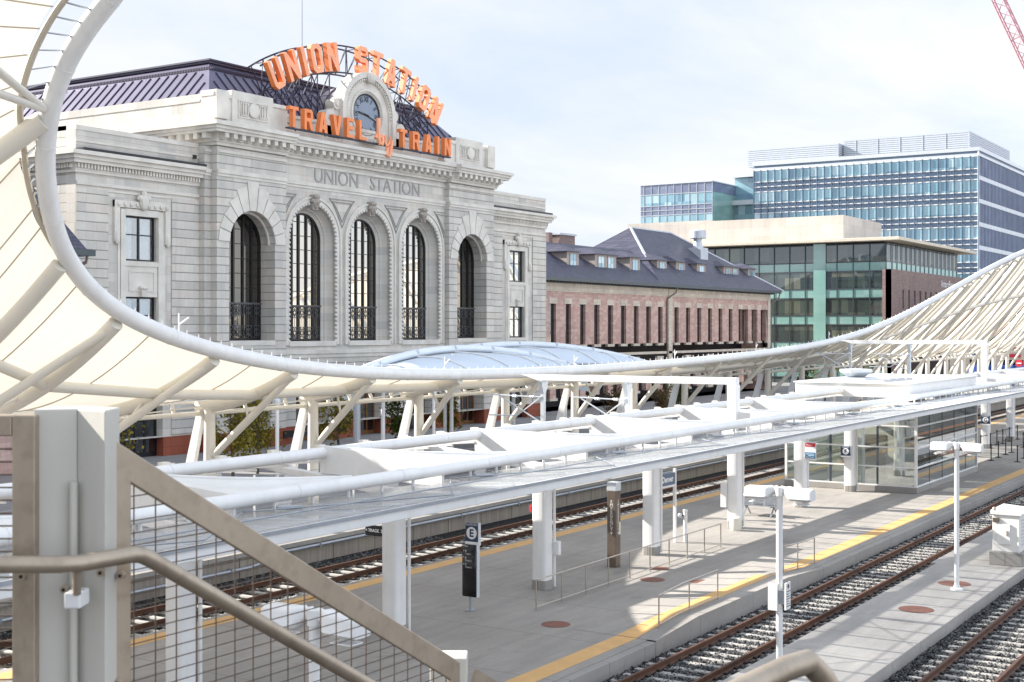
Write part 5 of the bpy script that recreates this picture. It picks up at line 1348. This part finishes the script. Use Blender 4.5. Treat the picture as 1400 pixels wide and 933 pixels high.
for (a, b, c, d) in ((sx0, sx1, sy0-.01, sy0+.01), (sx0-.01, sx0+.01, sy0, sy1), (sx1-.01, sx1+.01, sy0, sy1), (sx0, sx1, sy1-.01, sy1+.01)):
    MB().box(a, b, c, d, .5, 4.0).build('glazing', M['glass_shelter'] if c > sy0 else M['glass_side'] if 'glass_side' in M else M['glass_shelter'], GS)
m = MB(); m.box(68.2, 70.6, 20.2, 22.6, .5, 4.4); m.build('lift_shaft', M['cream'], GS, bevel=.02)
m = MB(); m.box(68.17, 68.197, 20.8, 22.0, .5, 2.8); m.build('lift_door', M['steel'], GS)
m = MB(); m.box(72.5, 76.8, 20.5, 23.6, .5, 1.6); m.hexa([(70.7,23.0,.5),(76,23.0,.5),(76,24.6,.5),(70.7,24.6,.5),(70.7,23.0,.55),(76,23.0,2.6),(76,24.6,2.6),(70.7,24.6,.55)]); m.build('stair_wall', M['cream'], GS)
for y in (19.6, 21.4, 23.2): MB().box(66.5, 66.62, y, y+.1, .5, 4.0).build('inner_post', M['alu'], GS)

# ------------------------------------------------------------------ overhead line portals
def portal(x, zt, y1, drops, label):
    t = thing('catenary_portal', label, 'portal', (x, 21.6, 4.2), 'white overhead line portals above the far track')
    MB().box(x-.2, x+.2, 21.35, 21.75, 4.0, zt).build('post', M['white'], t, bevel=.02)
    m = MB(); m.hexa([(x-.15,21.36,zt+.003),(x+.15,21.36,zt+.003),(x+.15,y1-.9,zt-.02),(x-.15,y1-.9,zt-.02),(x-.15,21.36,zt+.30),(x+.15,21.36,zt+.30),(x+.15,y1,zt+.24),(x-.15,y1,zt+.24)]); m.build('beam', M['white'], t, bevel=.02)
    for y in drops:
        m = MB(); m.hexa([(x-.3,y-.06,zt-.08),(x+.3,y-.06,zt-.08),(x+.3,y+.06,zt-.08),(x-.3,y+.06,zt-.08),(x-.32,y-.07,zt-.02),(x+.32,y-.07,zt-.02),(x+.32,y+.07,zt-.02),(x-.32,y+.07,zt-.02)])
        m.hexa([(x-.09,y-.09,zt-.6),(x+.09,y-.09,zt-.6),(x+.09,y+.09,zt-.6),(x-.09,y+.09,zt-.6),(x-.28,y-.1,zt-.08),(x+.28,y-.1,zt-.08),(x+.28,y+.1,zt-.08),(x-.28,y+.1,zt-.08)])
        m.box(x-.085, x+.085, y-.085, y+.085, zt-2.6, zt-.6)
        dp = m.build('drop_post', M['alu'], t)
        m = MB(); m.tube([(x-.1,y,zt-.75),(x-.1,y+2.6,zt-.70)], .03, 6); m.tube([(x-.1,y,zt-1.9),(x-.1,y+2.2,zt-.75)], .035, 6); m.tube([(x-.1,y,zt-.72),(x-.1,y+1.3,zt-1.6),(x-.1,y+2.8,zt-1.62)], .03, 6)
        for q in (.5, 1.4): m.lathe((x-.1, y+q, zt-.74), [(.05,-.12),(.07,-.06),(.05,0),(.07,.06),(.05,.12)], 8, 'y')
        m.build('cantilever_arm', M['alu'], dp)
portal(50.3, 6.0, 31.7, (26.4, 30.6), 'near white overhead line portal rising from the platform canopy')
portal(92.7, 7.2, 31.5, (26.6, 30.8), 'far white overhead line portal standing in front of the steep canopy ribs')
# ================================================================== PLATFORM FURNITURE
def lamp(x, y, z, label):
    t = thing('platform_lamp', label, 'lamp post', (x, y, z), 'white twin headed lamp posts on the low platform')
    MB().tube([(x,y,z),(x,y,z+4.45)], .075, 14).build('pole', M['white'], t, smooth=True)
    m = MB(); m.lathe((x,y,z), [(.19,0),(.19,.05),(.10,.08),(.10,.14)], 16); m.build('base_plate', M['white'], t, smooth=True)
    MB().tube([(x,y,z+4.40),(x,y,z+4.60)], .10, 14).build('collar', M['white'], t, smooth=True)
    for sg in (-1, 1):
        m = MB(); rows = []
        prof = [(.05,.05,.075,4.56),(.15,.07,.08,4.53),(.22,.15,.14,4.49),(.30,.19,.15,4.46),(.74,.21,.145,4.455),(.78,.195,.125,4.455)]
        for u, w, h, zc_ in prof:
            rows.append([(x+(w*1.06 if zz_ < 0 else w*.86)*math.copysign(abs(math.cos(a))**.5, math.cos(a)), y+sg*u, z+zc_+h*math.copysign(abs(math.sin(a))**.6, math.sin(a))) for a in np.linspace(0, 2*math.pi, 17)[:-1] for zz_ in (math.sin(a),)])
        n = 16; vs = [p for r in rows for p in r]; fs = []
        for i in range(len(rows)-1):
            for k in range(n): fs.append((i*n+k, i*n+(k+1)%n, (i+1)*n+(k+1)%n, (i+1)*n+k))
        fs.append(tuple(range(n-1,-1,-1))); fs.append(tuple((len(rows)-1)*n+k for k in range(n))); m.add(vs, fs)
        hd = m.build('lamp_head', M['white'], t, smooth=True)
        MB().box(x-.12, x+.12, y+sg*.52-.17, y+sg*.52+.17, z+4.235, z+4.25).build('diffuser', M['letter'], hd)
    return t
l1 = lamp(28.5, 11.1, .12, 'white twin headed lamp post with a notice box on its pole beside the near track')
copy_tree(l1, (42.5, 10.72, .12), 'tall white lamp post standing beside a rusty cover on the low platform')
copy_tree(l1, (12.9, 11.25, .12), 'white lamp post head seen through the wire mesh of the stair railing')
t = thing('notice_box', 'pair of white notice plates with printed lines strapped to the lamp pole', 'notice', (28.5, 11.1, 2.0))
MB().box(28.36, 28.42, 11.10, 11.32, 1.95, 2.55).build('notice_plate', M['white_dull'], t)
MB().box(28.38, 28.66, 10.90, 10.94, 1.98, 2.58).build('notice_plate', M['white_dull'], t)
MB().box(28.425, 28.58, 10.945, 11.22, 2.1, 2.4).build('bracket', M['grey_steel'], t)
m = MB()
for k in range(7): m.box(28.41, 28.41+.22-(k%3)*.04, 10.892, 10.898, 2.05+k*.055, 2.065+k*.055)
m.lathe((28.52,10.898,2.5), [(.05,0),(.05,-.004)], 12, 'y')
m.build('printed_lines', M['grille'], t)

def handrail(pts_x, y, zf, label, bend=0):
    x0, x1 = pts_x[0], pts_x[-1]; t = thing('handrail', label, 'handrail', ((x0+x1)/2, y, .2), 'stainless handrails on the platform')
    MB().tube([(x, y, .2+zf(x)+.88) for x in np.linspace(x0, x1, 14)], .022, 8).build('top_rail', M['steel_thin'], t, smooth=True)
    MB().tube([(x, y, .2+zf(x)+.10) for x in np.linspace(x0, x1, 14)], .018, 8).build('lower_rail', M['steel_thin'], t, smooth=True)
    for x in pts_x: MB().tube([(x,y,.2),(x,y,.2+zf(x)+.88)], .022, 8).build('post', M['steel_thin'], t, smooth=True)
flat = lambda x: 0
handrail(list(np.linspace(32.5, 45.5, 10)), 20.0, flat, 'long stainless handrail running past the bronze pylon and white columns')
ramp = lambda x: max(0, min(.16, (x-31.0)/2.6*.16, (43.2-x)/2.8*.16))
handrail([32.1, 34.0, 35.95], 15.9, ramp, 'short stainless handrail at the start of the yellow platform edge ramp')
handrail([41.3, 42.6, 44.2], 15.95, ramp, 'short stainless handrail at the far end of the platform edge ramp')

# emergency pylon
t = thing('emergency_pylon', 'bronze square help pylon with white vertical lettering', 'help point', (39.9, 21.46, .2))
MB().box(39.73, 40.07, 21.29, 21.63, .2, 2.78).build('shaft', M['brown_pylon'], t, bevel=.015)
MB().box(39.72, 40.08, 21.28, 21.64, 2.783, 3.08).build('light_cap', M['alu'], t, bevel=.015)
MB().box(39.92, 40.04, 21.27, 21.285, 1.3, 1.72).build('call_panel', M['cream'], t)
m = MB()
for i, ch in enumerate('EMERGENCY'):
    z = 2.42-i*.118
    put_text(m, ch, .155, (39.727, 21.46, z), (0,-1,0), ZA); put_text(m, ch, .155, (39.9, 21.287, z), XA, ZA)
for o, U in (((39.727, 21.46), V((0,-1,0))), ((39.9, 21.287), V((1,0,0)))):
    z = 2.42-9*.118; c = V((o[0], o[1], z)); m.add([c-U*.05+ZA*.03, c-ZA*.05, c+U*.05+ZA*.03], [(0,1,2)])
m.build('lettering', M['letter'], t)

# wayfinding totem
t = thing('wayfinding_totem', 'black curved wayfinding totem with white text on a grey stem', 'sign', (31.48, 21.59, .2))
MB().tube([(31.48,21.59,.2),(31.48,21.59,.65)], .04, 10).build('stem', M['grey_steel'], t); MB().box(31.34,31.62,21.48,21.70,.203,.23).build('foot', M['grey_steel'], t)
rows = [[(31.42-.05*math.cos(u*1.5), 21.59+.24*u, z) for u in np.linspace(-1,1,9)] for z in (.62, 2.30)]
m = MB(); m.grid(rows); m.build('front_panel', M['black_sign'], t, thick=.03, smooth=True)
MB().box(31.43,31.53,21.36,21.82,.6,2.32).build('body', M['black_sign'], t, bevel=.01); MB().box(31.43,31.56,21.325,21.355,.6,2.33).build('side_trim', M['alu'], t)
m = MB(); fx = 31.352
put_text(m, 'TRAIN', .085, (fx,21.68,2.17), (0,-1,0), ZA); put_text(m, 'HALL', .085, (fx,21.69,2.07), (0,-1,0), ZA)
for k, (a, b) in enumerate((('< B','Track 1'),('^ A','Track 2'),('> C','Track 3'))): put_text(m, a, .085, (fx,21.70,1.92-k*.19), (0,-1,0), ZA); put_text(m, b, .07, (fx,21.58,1.84-k*.19), (0,-1,0), ZA)
m.build('lettering', M['letter'], t)

def hung_sign(name, x, y, z0, z1, w, letter, label, cables, col='navy', dirx=(0,-1,0)):
    t = thing(name, label, 'sign', (x, y, z0), 'platform letter signs')
    MB().box(x-.05, x+.05, y-w/2, y+w/2, z0, z1).build('board', M[col], t, bevel=.008)
    MB().box(x-.056, x+.056, y-w/2-.02, y-w/2-.002, z0-.02, z1+.02).build('edge_trim', M['alu'], t)
    m = MB(); c = (z0+z1)/2+.02; r = min(w*.40, (z1-z0)*.3); m.lathe((x-.052, y, c), [(r,0),(r,-.006)], 28, 'x'); m.build('disc', M['letter'], t)
    m = MB(); put_text(m, letter, r*1.7, (x-.0605, y, c-.01), (0,-1,0), ZA, None, 0, 1, .01); m.build('letter', M['navy'], t)
    m = MB(); put_text(m, 'PLATFORM', (z1-z0)*.13, (x-.052, y, z1-.045), (0,-1,0), ZA); m.build('caption', M['letter'], t)
    MB().box(x-.054, x-.0505, y-w/2, y+w/2, z0, z0+(z1-z0)*.13).build('lower_band', M['letter'], t)
    if cables:
        m = MB()
        for dy in (-w*.42, w*.42):
            for dx in (-.04, .04): m.tube([(x+dx, y+dy, z1), (x+dx, y+dy, 4.05)], .006, 4)
        m.build('cables', M['grey_steel'], t)
    return t
hung_sign('hanging_sign', 30.0, 20.5, 2.40, 2.98, .42, 'E', 'dark blue hanging sign with letter E in a white disc', True)
hung_sign('platform_sign', 64.36, 21.6, 1.92, 2.46, .50, 'F', 'dark blue letter F sign on the white column before the glass shelter', False)
hung_sign('platform_sign', 88.9, 20.6, 2.05, 2.65, .55, 'G', 'dark blue sign with letter G in a white disc near the queue posts', False)
# track number sign
t = thing('track_sign', 'black sign reading TRACK 2 sticking out from the nearest white column', 'sign', (27.8, 22.1, 2.8))
MB().box(27.74, 27.80, 21.77, 22.42, 2.79, 3.06).build('board', M['black_sign'], t)
m = MB(); put_text(m, '< TRACK  2', .112, (27.738, 22.13, 2.925), (0,-1,0), ZA, None, 0, 1, .004); m.build('lettering', M['letter'], t)
# station name sign
t = thing('station_name_sign', 'grey blue Denver name board between two white posts', 'sign', (44.8, 21.95, .2))
for x in (43.7, 45.66): MB().box(x-.05, x+.05, 21.9, 22.0, .2, 3.0).build('post', M['white'], t)
MB().box(43.75, 45.61, 21.92, 21.98, 2.42, 2.86).build('board', M['slate_blue'], t); MB().box(43.75, 45.61, 21.91, 21.99, 2.34, 2.417).build('lower_rail', M['white'], t)
m = MB(); put_text(m, 'Denver', .31, (45.0, 21.917, 2.64), XA, ZA, None, 0, 1, .008); m.build('lettering', M['letter'], t)
# info boards on the column
t = thing('info_board', 'red and blue notice board beside the white column left of the shelter', 'notice', (57.5, 20.95, 2.4))
MB().box(57.5, 57.55, 20.68, 21.2, 2.38, 3.2).build('backing', M['white_dull'], t)
MB().box(57.49, 57.499, 20.70, 21.18, 2.98, 3.14).build('red_panel', M['red_sign'], t); MB().box(57.49, 57.499, 20.70, 21.18, 2.46, 2.72).build('blue_panel', M['blue_sign'], t)
m = MB(); put_text(m, 'Danger', .10, (57.487, 20.98, 3.06), (0,-1,0), ZA)
for k in range(3): m.box(57.484, 57.488, 20.75, 21.13-(k%2)*.1, 2.50+k*.07, 2.52+k*.07)
m.build('lettering', M['letter'], t)
# camera bollard
t = thing('camera_bollard', 'short white post with a round lamp fitting beside the name board', 'post', (46.0, 21.67, .2))
MB().tube([(46.0,21.67,.2),(46.0,21.67,1.35)], .075, 12).build('post', M['white'], t, smooth=True); MB().lathe((46.0,21.67,1.35), [(.095,0),(.095,.06),(.05,.08)], 14).build('cap', M['white'], t)
MB().ball((45.9,21.85,1.2), .085, 8).build('lamp_ball', M['alu'], t, smooth=True); MB().box(45.93,46.0,21.70,21.82,1.17,1.23).build('bracket', M['gutter'], t)
# boxes fixed to columns
for x, y, z, lab in ((35.62, 21.18, 1.25, 'small white box fixed low on the second white column'), (50.02, 21.85, 1.05, 'white cabinet hung on the column behind the long handrail')):
    h = .42 if x < 40 else 1.0
    b = MB().box(x-.08, x+.08, y-.12, y+.12, z, z+h).build('junction_box', M['white_dull'], bevel=.01); tag(b, lab, 'box')
b = MB().lathe((49.7, 21.2, .2), [(.2,0),(.24,.1),(.24,.5),(.16,.56)], 16).build('waste_bin', M['cream_steel'], smooth=True); tag(b, 'squat pale bin at the foot of the column beside the bench', 'bin')
b = MB().box(35.1, 35.16, 21.78, 21.86, 2.6, 2.8).build('alarm_box', M['red_sign']); tag(b, 'little red alarm box on the far side of the second column', 'alarm')

# bench
t = thing('bench', 'double sided stainless bench with perforated backs in the sun', 'bench', (54.2, 22.0, .2))
for sg in (-1, 1):
    m = MB()
    for k in range(3):
        y0 = 21.2+k*.56; 
        for q in range(7):
            u0 = .1+q*.055; m.hexa([(54.2+sg*u0, y0, .62+.01*q), (54.2+sg*(u0+.04), y0, .62+.01*q), (54.2+sg*(u0+.04), y0+.52, .62+.01*q), (54.2+sg*u0, y0+.52, .62+.01*q), (54.2+sg*u0, y0, .645+.01*q), (54.2+sg*(u0+.04), y0, .645+.01*q), (54.2+sg*(u0+.04), y0+.52, .645+.01*q), (54.2+sg*u0, y0+.52, .645+.01*q)])
    m.build('seat', M['grey_steel'], t)
    m = MB()
    for k in range(3):
        y0 = 21.2+k*.56
        for q in range(7): 
            z = .72+q*.062; xx = 54.2+sg*(.10-.010*q); m.bar((xx, y0, z), (xx, y0+.52, z), .03, .05)
        for s2 in (0, .52): m.bar((54.2+sg*.11, y0+s2, .66), (54.2+sg*.035, y0+s2, 1.14), .04)
    m.build('backrest', M['grey_steel'], t)
    for y in (21.35, 22.6):
        m = MB(); m.bar((54.2, y, .60), (54.2+sg*.42, y, .21), .05); m.bar((54.2, y, .60), (54.2+sg*.5, y, .64), .05); m.build('leg', M['grey_steel'], t)
for y in (21.15, 22.3, 22.95): 
    m = MB(); m.tube([(53.8,y,.66),(53.78,y,.84),(54.05,y,.88)], .015, 6); m.tube([(54.6,y,.66),(54.62,y,.84),(54.35,y,.88)], .015, 6); m.build('armrest', M['grey_steel'], t)

# queue posts
first = None; qn = [(1341,616),(1355,630),(1365,626),(1375,622),(1383,619),(1391,632),(1400,627),(1354,613),(1363,608.5),(1371,607),(1380,604),(1391,601),(1399,612)]
prev = []
for i, (px, py) in enumerate(qn):
    d = F_PX*(EYE-.2)/(py-Y0); p = at_d(px, py, d)
    if first is None:
        first = thing('queue_post', 'black queue barrier posts with belts on the far platform', 'queue post', (p.x, p.y, .2), 'black queue posts on the platform')
        MB().tube([(p.x,p.y,.2),(p.x,p.y,1.18)], .035, 8).build('post', M['black_metal'], first); MB().lathe((p.x,p.y,.2), [(.19,0),(.19,.025),(.06,.06)], 14).build('foot', M['rubber'], first)
        MB().lathe((p.x,p.y,1.10), [(.045,0),(.045,.12),(.02,.14)], 10).build('cap', M['black_metal'], first)
    else: copy_tree(first, (p.x, p.y, .2))
    prev.append(p)
for a, b in ((1,2),(2,3),(3,4),(7,8),(8,9),(9,10),(5,6),(10,11),(0,7)):
    m = MB(); m.bar(prev[a]+V((0,0,.92)), prev[b]+V((0,0,.92)), .008, .05); o = m.build('barrier_belt', M['black_metal']); tag(o, 'black belt strung between two queue posts', 'barrier belt', 'belts between the queue posts')

# equipment cabinet on the low platform
t = thing('equipment_cabinet', 'pale grey equipment cabinet on a concrete base beside the track', 'cabinet', (48.8, 10.4, .12))
MB().box(47.7, 49.9, 9.85, 10.95, .12, .58).build('base', M['kerb'], t, bevel=.02)
MB().box(47.8, 49.7, 9.95, 10.85, .58, 1.86).build('body', M['cab'], t, bevel=.02); MB().hexa([(47.74,9.89,1.862),(49.76,9.89,1.862),(49.76,10.91,1.862),(47.74,10.91,1.862),(47.74,9.89,1.92),(49.76,9.89,1.92),(49.76,10.91,2.0),(47.74,10.91,2.0)]).build('lid', M['cab'], t)
MB().box(47.74, 47.797, 10.25, 10.7, .85, 1.55).build('door', M['cab'], t, bevel=.01); MB().box(47.71, 47.737, 10.32, 10.37, 1.15, 1.32).build('handle', M['steel'], t)
MB().box(47.71, 47.797, 10.62, 10.82, 1.6, 1.74).build('junction_box', M['brown_pylon'], t); MB().ball((47.85, 10.8, 2.04), .07, 6).build('lifting_eye', M['steel'], t)
m = MB()
for k in range(8): m.box(48.1, 49.4, 9.935, 9.948, .8+k*.12, .85+k*.12)
m.build('vent_slats', M['alu'], t)

# ================================================================== FOREGROUND STAIR RAILING
FR = thing('stair_railing', 'stainless stair railing with wire mesh panels and round handrail in the foreground', 'railing', (1.9, 2.25, 6.8))
yp = 2.20; xs0 = on_y(147, 600, yp)[0]; xs1 = on_y(177, 600, yp)[0]; xe = on_y(627, 905, yp)[0]; zs0 = on_y(147, 597, yp)[1]; ze = on_y(627, 905, yp)[1]
sl = (ze-zs0)/(xe-xs0); fw = xs1-xs0; zl0 = 6.3
top = lambda x: zs0 + sl*(x-xs0)
th = .055
MB().plate([[(xs0, zl0), (xs1, zl0), (xs1, top(xs1)-th*1.25), (xe-fw*.8, top(xe-fw*.8)-th*1.25), (xe-fw*.8, zl0-.8), (xe, zl0-.8), (xe, top(xe)), (xs0, top(xs0))]], .012, (0, yp-.006, 0), XA, ZA, YA).build('panel_frame', M['steel'], FR, bevel=.003)
MB().plate([[(xs0, zl0), (xs0+.006, zl0), (xs0+.006, top(xs0)-.01), (xe, top(xe)-.012), (xe, top(xe)), (xs0, top(xs0))]], .05, (0, yp+.007, 0), XA, ZA, YA).build('frame_return', M['steel'], FR)
m = MB(); pitch = on_y(209, 750, yp)[0]-on_y(180, 750, yp)[0]
x = xs1+.012
while x < xe-.03: 
    m.tube([(x, yp, zl0-.8), (x, yp, top(x)-th)], .0017, 6); x += .060
z = 5.9
while z < top(xs1):
    xm = min(xe-.03, xs0+(z+th-zs0)/sl if z+th < zs0 else xs1); m.tube([(xs1-.005, yp, z), (max(xs1, xm), yp, z)], .00135, 6); z += .0262
m.build('wire_mesh', M['wire'], FR)
# upright steel post between the panels
Rv = V((SS, -CC, 0)); Fv = V((CC, SS, 0)); pcn = at_d(97, 560, 2.72)
wpx = 2.72/F_PX; ztop = pcn.z; pb = V((pcn.x, pcn.y, 0))
m = MB()
def post_leg(a, b, da, db, z0, z1, back=.10):
    A = pb+Rv*(a*wpx)+Fv*da; B = pb+Rv*(b*wpx)+Fv*db
    m.hexa([A+ZA*z0, B+ZA*z0, B+Fv*back+ZA*z0, A+Fv*back+ZA*z0, A+ZA*z1, B+ZA*z1, B+Fv*back+ZA*z1, A+Fv*back+ZA*z1])
post_leg(-51, 2, .0, .03, 6.2, ztop); post_leg(2.3, 51, .03, -.02, 6.2, ztop-.0005)
m.build('post', M['steel_pale'], FR, bevel=.003)
q = pb+Rv*(1*wpx)+Fv*.012; MB().tube([q+ZA*6.2, q+ZA*(ztop-.150)], .0085, 12).build('post_rod', M['steel_pale'], FR, smooth=True)
# left panel parallel to the landing
def flatbar(pxa, pxb, za, zb, d0, dd, name):
    A = at_d(pxa, 560, d0); B = at_d(pxb, 560, d0); m = MB()
    m.hexa([V((A.x,A.y,za)), V((B.x,B.y,za)), V((B.x,B.y,za))+Fv*dd, V((A.x,A.y,za))+Fv*dd, V((A.x,A.y,zb)), V((B.x,B.y,zb)), V((B.x,B.y,zb))+Fv*dd, V((A.x,A.y,zb))+Fv*dd]); return m.build(name, M['steel'], FR, bevel=.003)
zt_ = at_d(30, 568, 2.70).z; zu_ = at_d(30, 597, 2.70).z
flatbar(16, 48, 6.2, zt_, 2.70, .05, 'panel_frame'); flatbar(-420, 15.8, zu_, zt_-.0005, 2.70, .05, 'top_bar')
m = MB()
for k in range(45):
    z = 6.9+k*.0262
    if z < zu_: A = at_d(17, 600, 2.72); B = at_d(-420, 600, 2.72); m.tube([(A.x,A.y,z),(B.x,B.y,z)], .0018, 6)
for px in range(-400, 10, 42): A = at_d(px, 600, 2.722); m.tube([(A.x,A.y,6.4),(A.x,A.y,zu_)], .0022, 6)
m.build('wire_mesh', M['wire'], FR)
# round handrail
yh = 2.12; A = at_d(-420, 772, 2.6); B = at_d(98, 772, 2.6); zh = B.z; xb = on_y(190, 757, yh)[0]; xe2 = xb+1.6
sl2 = math.tan(R(-30.5))
path = [A, V((B.x-.02*Rv.x, B.y-.02*Rv.y, zh)), V((B.x+.012, yh+.004, zh)), V((xb-.02, yh, zh)), V((xb+.004, yh, zh-.004)), V((xb+.03, yh, zh-.017)), V((xe2, yh, zh+sl2*(xe2-xb)))]
MB().tube(path, .0172, 18).build('handrail', M['steel'], FR, smooth=True)
q = at_d(105, 800, 2.62)
m = MB(); m.tube([at_d(105, 775, 2.61), at_d(105, 812, 2.63)], .0085, 10); m.build('handrail_bracket', M['steel'], FR, smooth=True)
m = MB(); m.obox(at_d(105, 818, 2.655), (Rv, Fv, ZA), (.0165, .03, .016)); m.build('bracket_block', M['white'], FR, bevel=.004)
for px, py, d in ((30,788,2.695),(165,787,2.77),(88,806,2.70),(138,783,2.70),(160,934,2.77)):
    c = at_d(px, py, d); m = MB(); m.tube([c-Fv*.006, c+Fv*.01], .0085, 12); b = m.build('bolt', M['steel'], FR, smooth=True)
    m = MB(); m.tube([c-Fv*.008, c-Fv*.0055], .004, 6); m.build('bolt_head', M['black_metal'], b)
# newel post at the foot of the flight, and the next guard
c = at_d(614, 890, 4.0); m = MB(); m.obox(V((c.x, c.y, c.z-.7)), (Rv, Fv, ZA), (.055, .05, .69)); m.build('lower_post', M['steel_pale'], FR, bevel=.004)
c = at_d(672, 945, 4.1); m = MB(); m.bar(V((c.x-.1,c.y,c.z+.06)), V((c.x+.9, c.y, c.z-.5)), .012, .06); m.build('lower_frame', M['steel'], FR)
t = thing('lower_guard', 'blurred bent stainless guard corner at the bottom right edge', 'railing', at_d(1100, 930, 2.3))
m = MB(); P = [at_d(930, 985, 2.0), at_d(1075, 914, 2.22), at_d(1104, 905, 2.27), at_d(1124, 925, 2.3), at_d(1160, 985, 2.34)]
m.tube(P, .021, 16); m.build('bent_rail', M['steel'], t, smooth=True)

# ================================================================== LIGHT, SKY, CAMERA
sunv = V((-.2535, .9674, 0)).normalized()*math.cos(R(29)) + V((0,0,math.sin(R(29))))
su = bpy.data.lights.new('sun', 'SUN'); su.energy = 5.0; su.angle = R(.5); su.color = (1, .945, .86)
so = bpy.data.objects.new('sun', su); COL.objects.link(so); so.rotation_euler = sunv.to_track_quat('Z', 'Y').to_euler(); so.location = (0, 0, 60)
w = bpy.data.worlds.new('World'); sc.world = w; w.use_nodes = True; nt = w.node_tree; nt.nodes.clear()
N_ = lambda ty: nt.nodes.new('ShaderNode'+ty)
out = N_('OutputWorld'); sky = N_('TexSky'); sky.sky_type = 'NISHITA'; sky.sun_disc = False; sky.sun_elevation = R(29); sky.sun_rotation = math.atan2(sunv.x, sunv.y); sky.air_density = 1.0; sky.dust_density = 2.0; sky.ozone_density = 1.0
tc = N_('TexCoord'); sp = N_('SeparateXYZ'); nt.links.new(tc.outputs['Generated'], sp.inputs[0])
def wm(op, a, b):
    q = N_('Math'); q.operation = op
    for i, v in enumerate((a, b)):
        if isinstance(v, (int, float)): q.inputs[i].default_value = v
        else: nt.links.new(v, q.inputs[i])
    return q.outputs[0]
zz = wm('ADD', wm('MAXIMUM', sp.outputs[2], 0.0), .16)
cb = N_('CombineXYZ'); nt.links.new(wm('DIVIDE', sp.outputs[0], zz), cb.inputs[0]); nt.links.new(wm('DIVIDE', sp.outputs[1], zz), cb.inputs[1])
mp = N_('Mapping'); mp.inputs['Scale'].default_value = (.55, .9, 1); mp.inputs['Location'].default_value = (3.1, 1.4, 0); mp.inputs['Rotation'].default_value = (0, 0, R(25)); nt.links.new(cb.outputs[0], mp.inputs[0])
ns = N_('TexNoise'); ns.inputs['Scale'].default_value = 1.1; ns.inputs['Detail'].default_value = 9; ns.inputs['Roughness'].default_value = .60; ns.inputs['Distortion'].default_value = .25; nt.links.new(mp.outputs[0], ns.inputs['Vector'])
rp = N_('ValToRGB'); rp.color_ramp.elements[0].position = .36; rp.color_ramp.elements[1].position = .68; nt.links.new(ns.outputs['Fac'], rp.inputs[0])
hz = wm('MULTIPLY', wm('SUBTRACT', 1.0, wm('MINIMUM', wm('MULTIPLY', wm('MAXIMUM', sp.outputs[2], 0.0), 3.2), 1.0)), .45)
shx, shy = -.2535, .9674     # extra sky brightness added away from the sun to lift the shaded front
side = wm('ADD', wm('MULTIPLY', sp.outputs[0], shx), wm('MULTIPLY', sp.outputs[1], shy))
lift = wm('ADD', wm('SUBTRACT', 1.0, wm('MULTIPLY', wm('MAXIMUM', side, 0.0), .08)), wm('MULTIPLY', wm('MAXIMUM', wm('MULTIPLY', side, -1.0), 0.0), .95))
fac = wm('MINIMUM', wm('ADD', wm('MULTIPLY', rp.outputs[0], .95), hz), .96)
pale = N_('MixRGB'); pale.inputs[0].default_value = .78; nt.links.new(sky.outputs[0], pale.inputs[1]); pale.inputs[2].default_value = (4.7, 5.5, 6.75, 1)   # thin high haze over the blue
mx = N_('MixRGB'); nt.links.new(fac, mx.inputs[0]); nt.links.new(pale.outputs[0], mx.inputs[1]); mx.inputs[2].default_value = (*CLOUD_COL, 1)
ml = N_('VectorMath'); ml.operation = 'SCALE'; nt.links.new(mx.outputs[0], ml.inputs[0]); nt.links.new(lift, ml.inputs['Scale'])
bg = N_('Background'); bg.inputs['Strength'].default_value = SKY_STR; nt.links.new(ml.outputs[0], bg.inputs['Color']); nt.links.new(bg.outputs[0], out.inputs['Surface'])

cam = bpy.data.cameras.new('camera'); co = bpy.data.objects.new('camera', cam); COL.objects.link(co); sc.camera = co
co.location = (0, 0, EYE); fwd = V((CC, SS, 0)); co.rotation_euler = fwd.to_track_quat('-Z', 'Y').to_euler()
cam.sensor_fit = 'HORIZONTAL'; cam.sensor_width = 36; cam.lens = 36*F_PX/1400; cam.shift_x = 0; cam.shift_y = -(466.5-Y0)/1400
cam.clip_start = .05; cam.clip_end = 6000
cam.dof.use_dof = True; cam.dof.focus_distance = 60; cam.dof.aperture_fstop = 13
sc.view_settings.view_transform = 'Standard'; sc.view_settings.look = 'None'; sc.view_settings.gamma = 1; sc.view_settings.exposure = EXPOSURE
sc.cycles.max_bounces = 8; sc.cycles.transparent_max_bounces = 16; sc.cycles.caustics_reflective = False; sc.cycles.caustics_refractive = False
sc.cycles.sample_clamp_indirect = 8
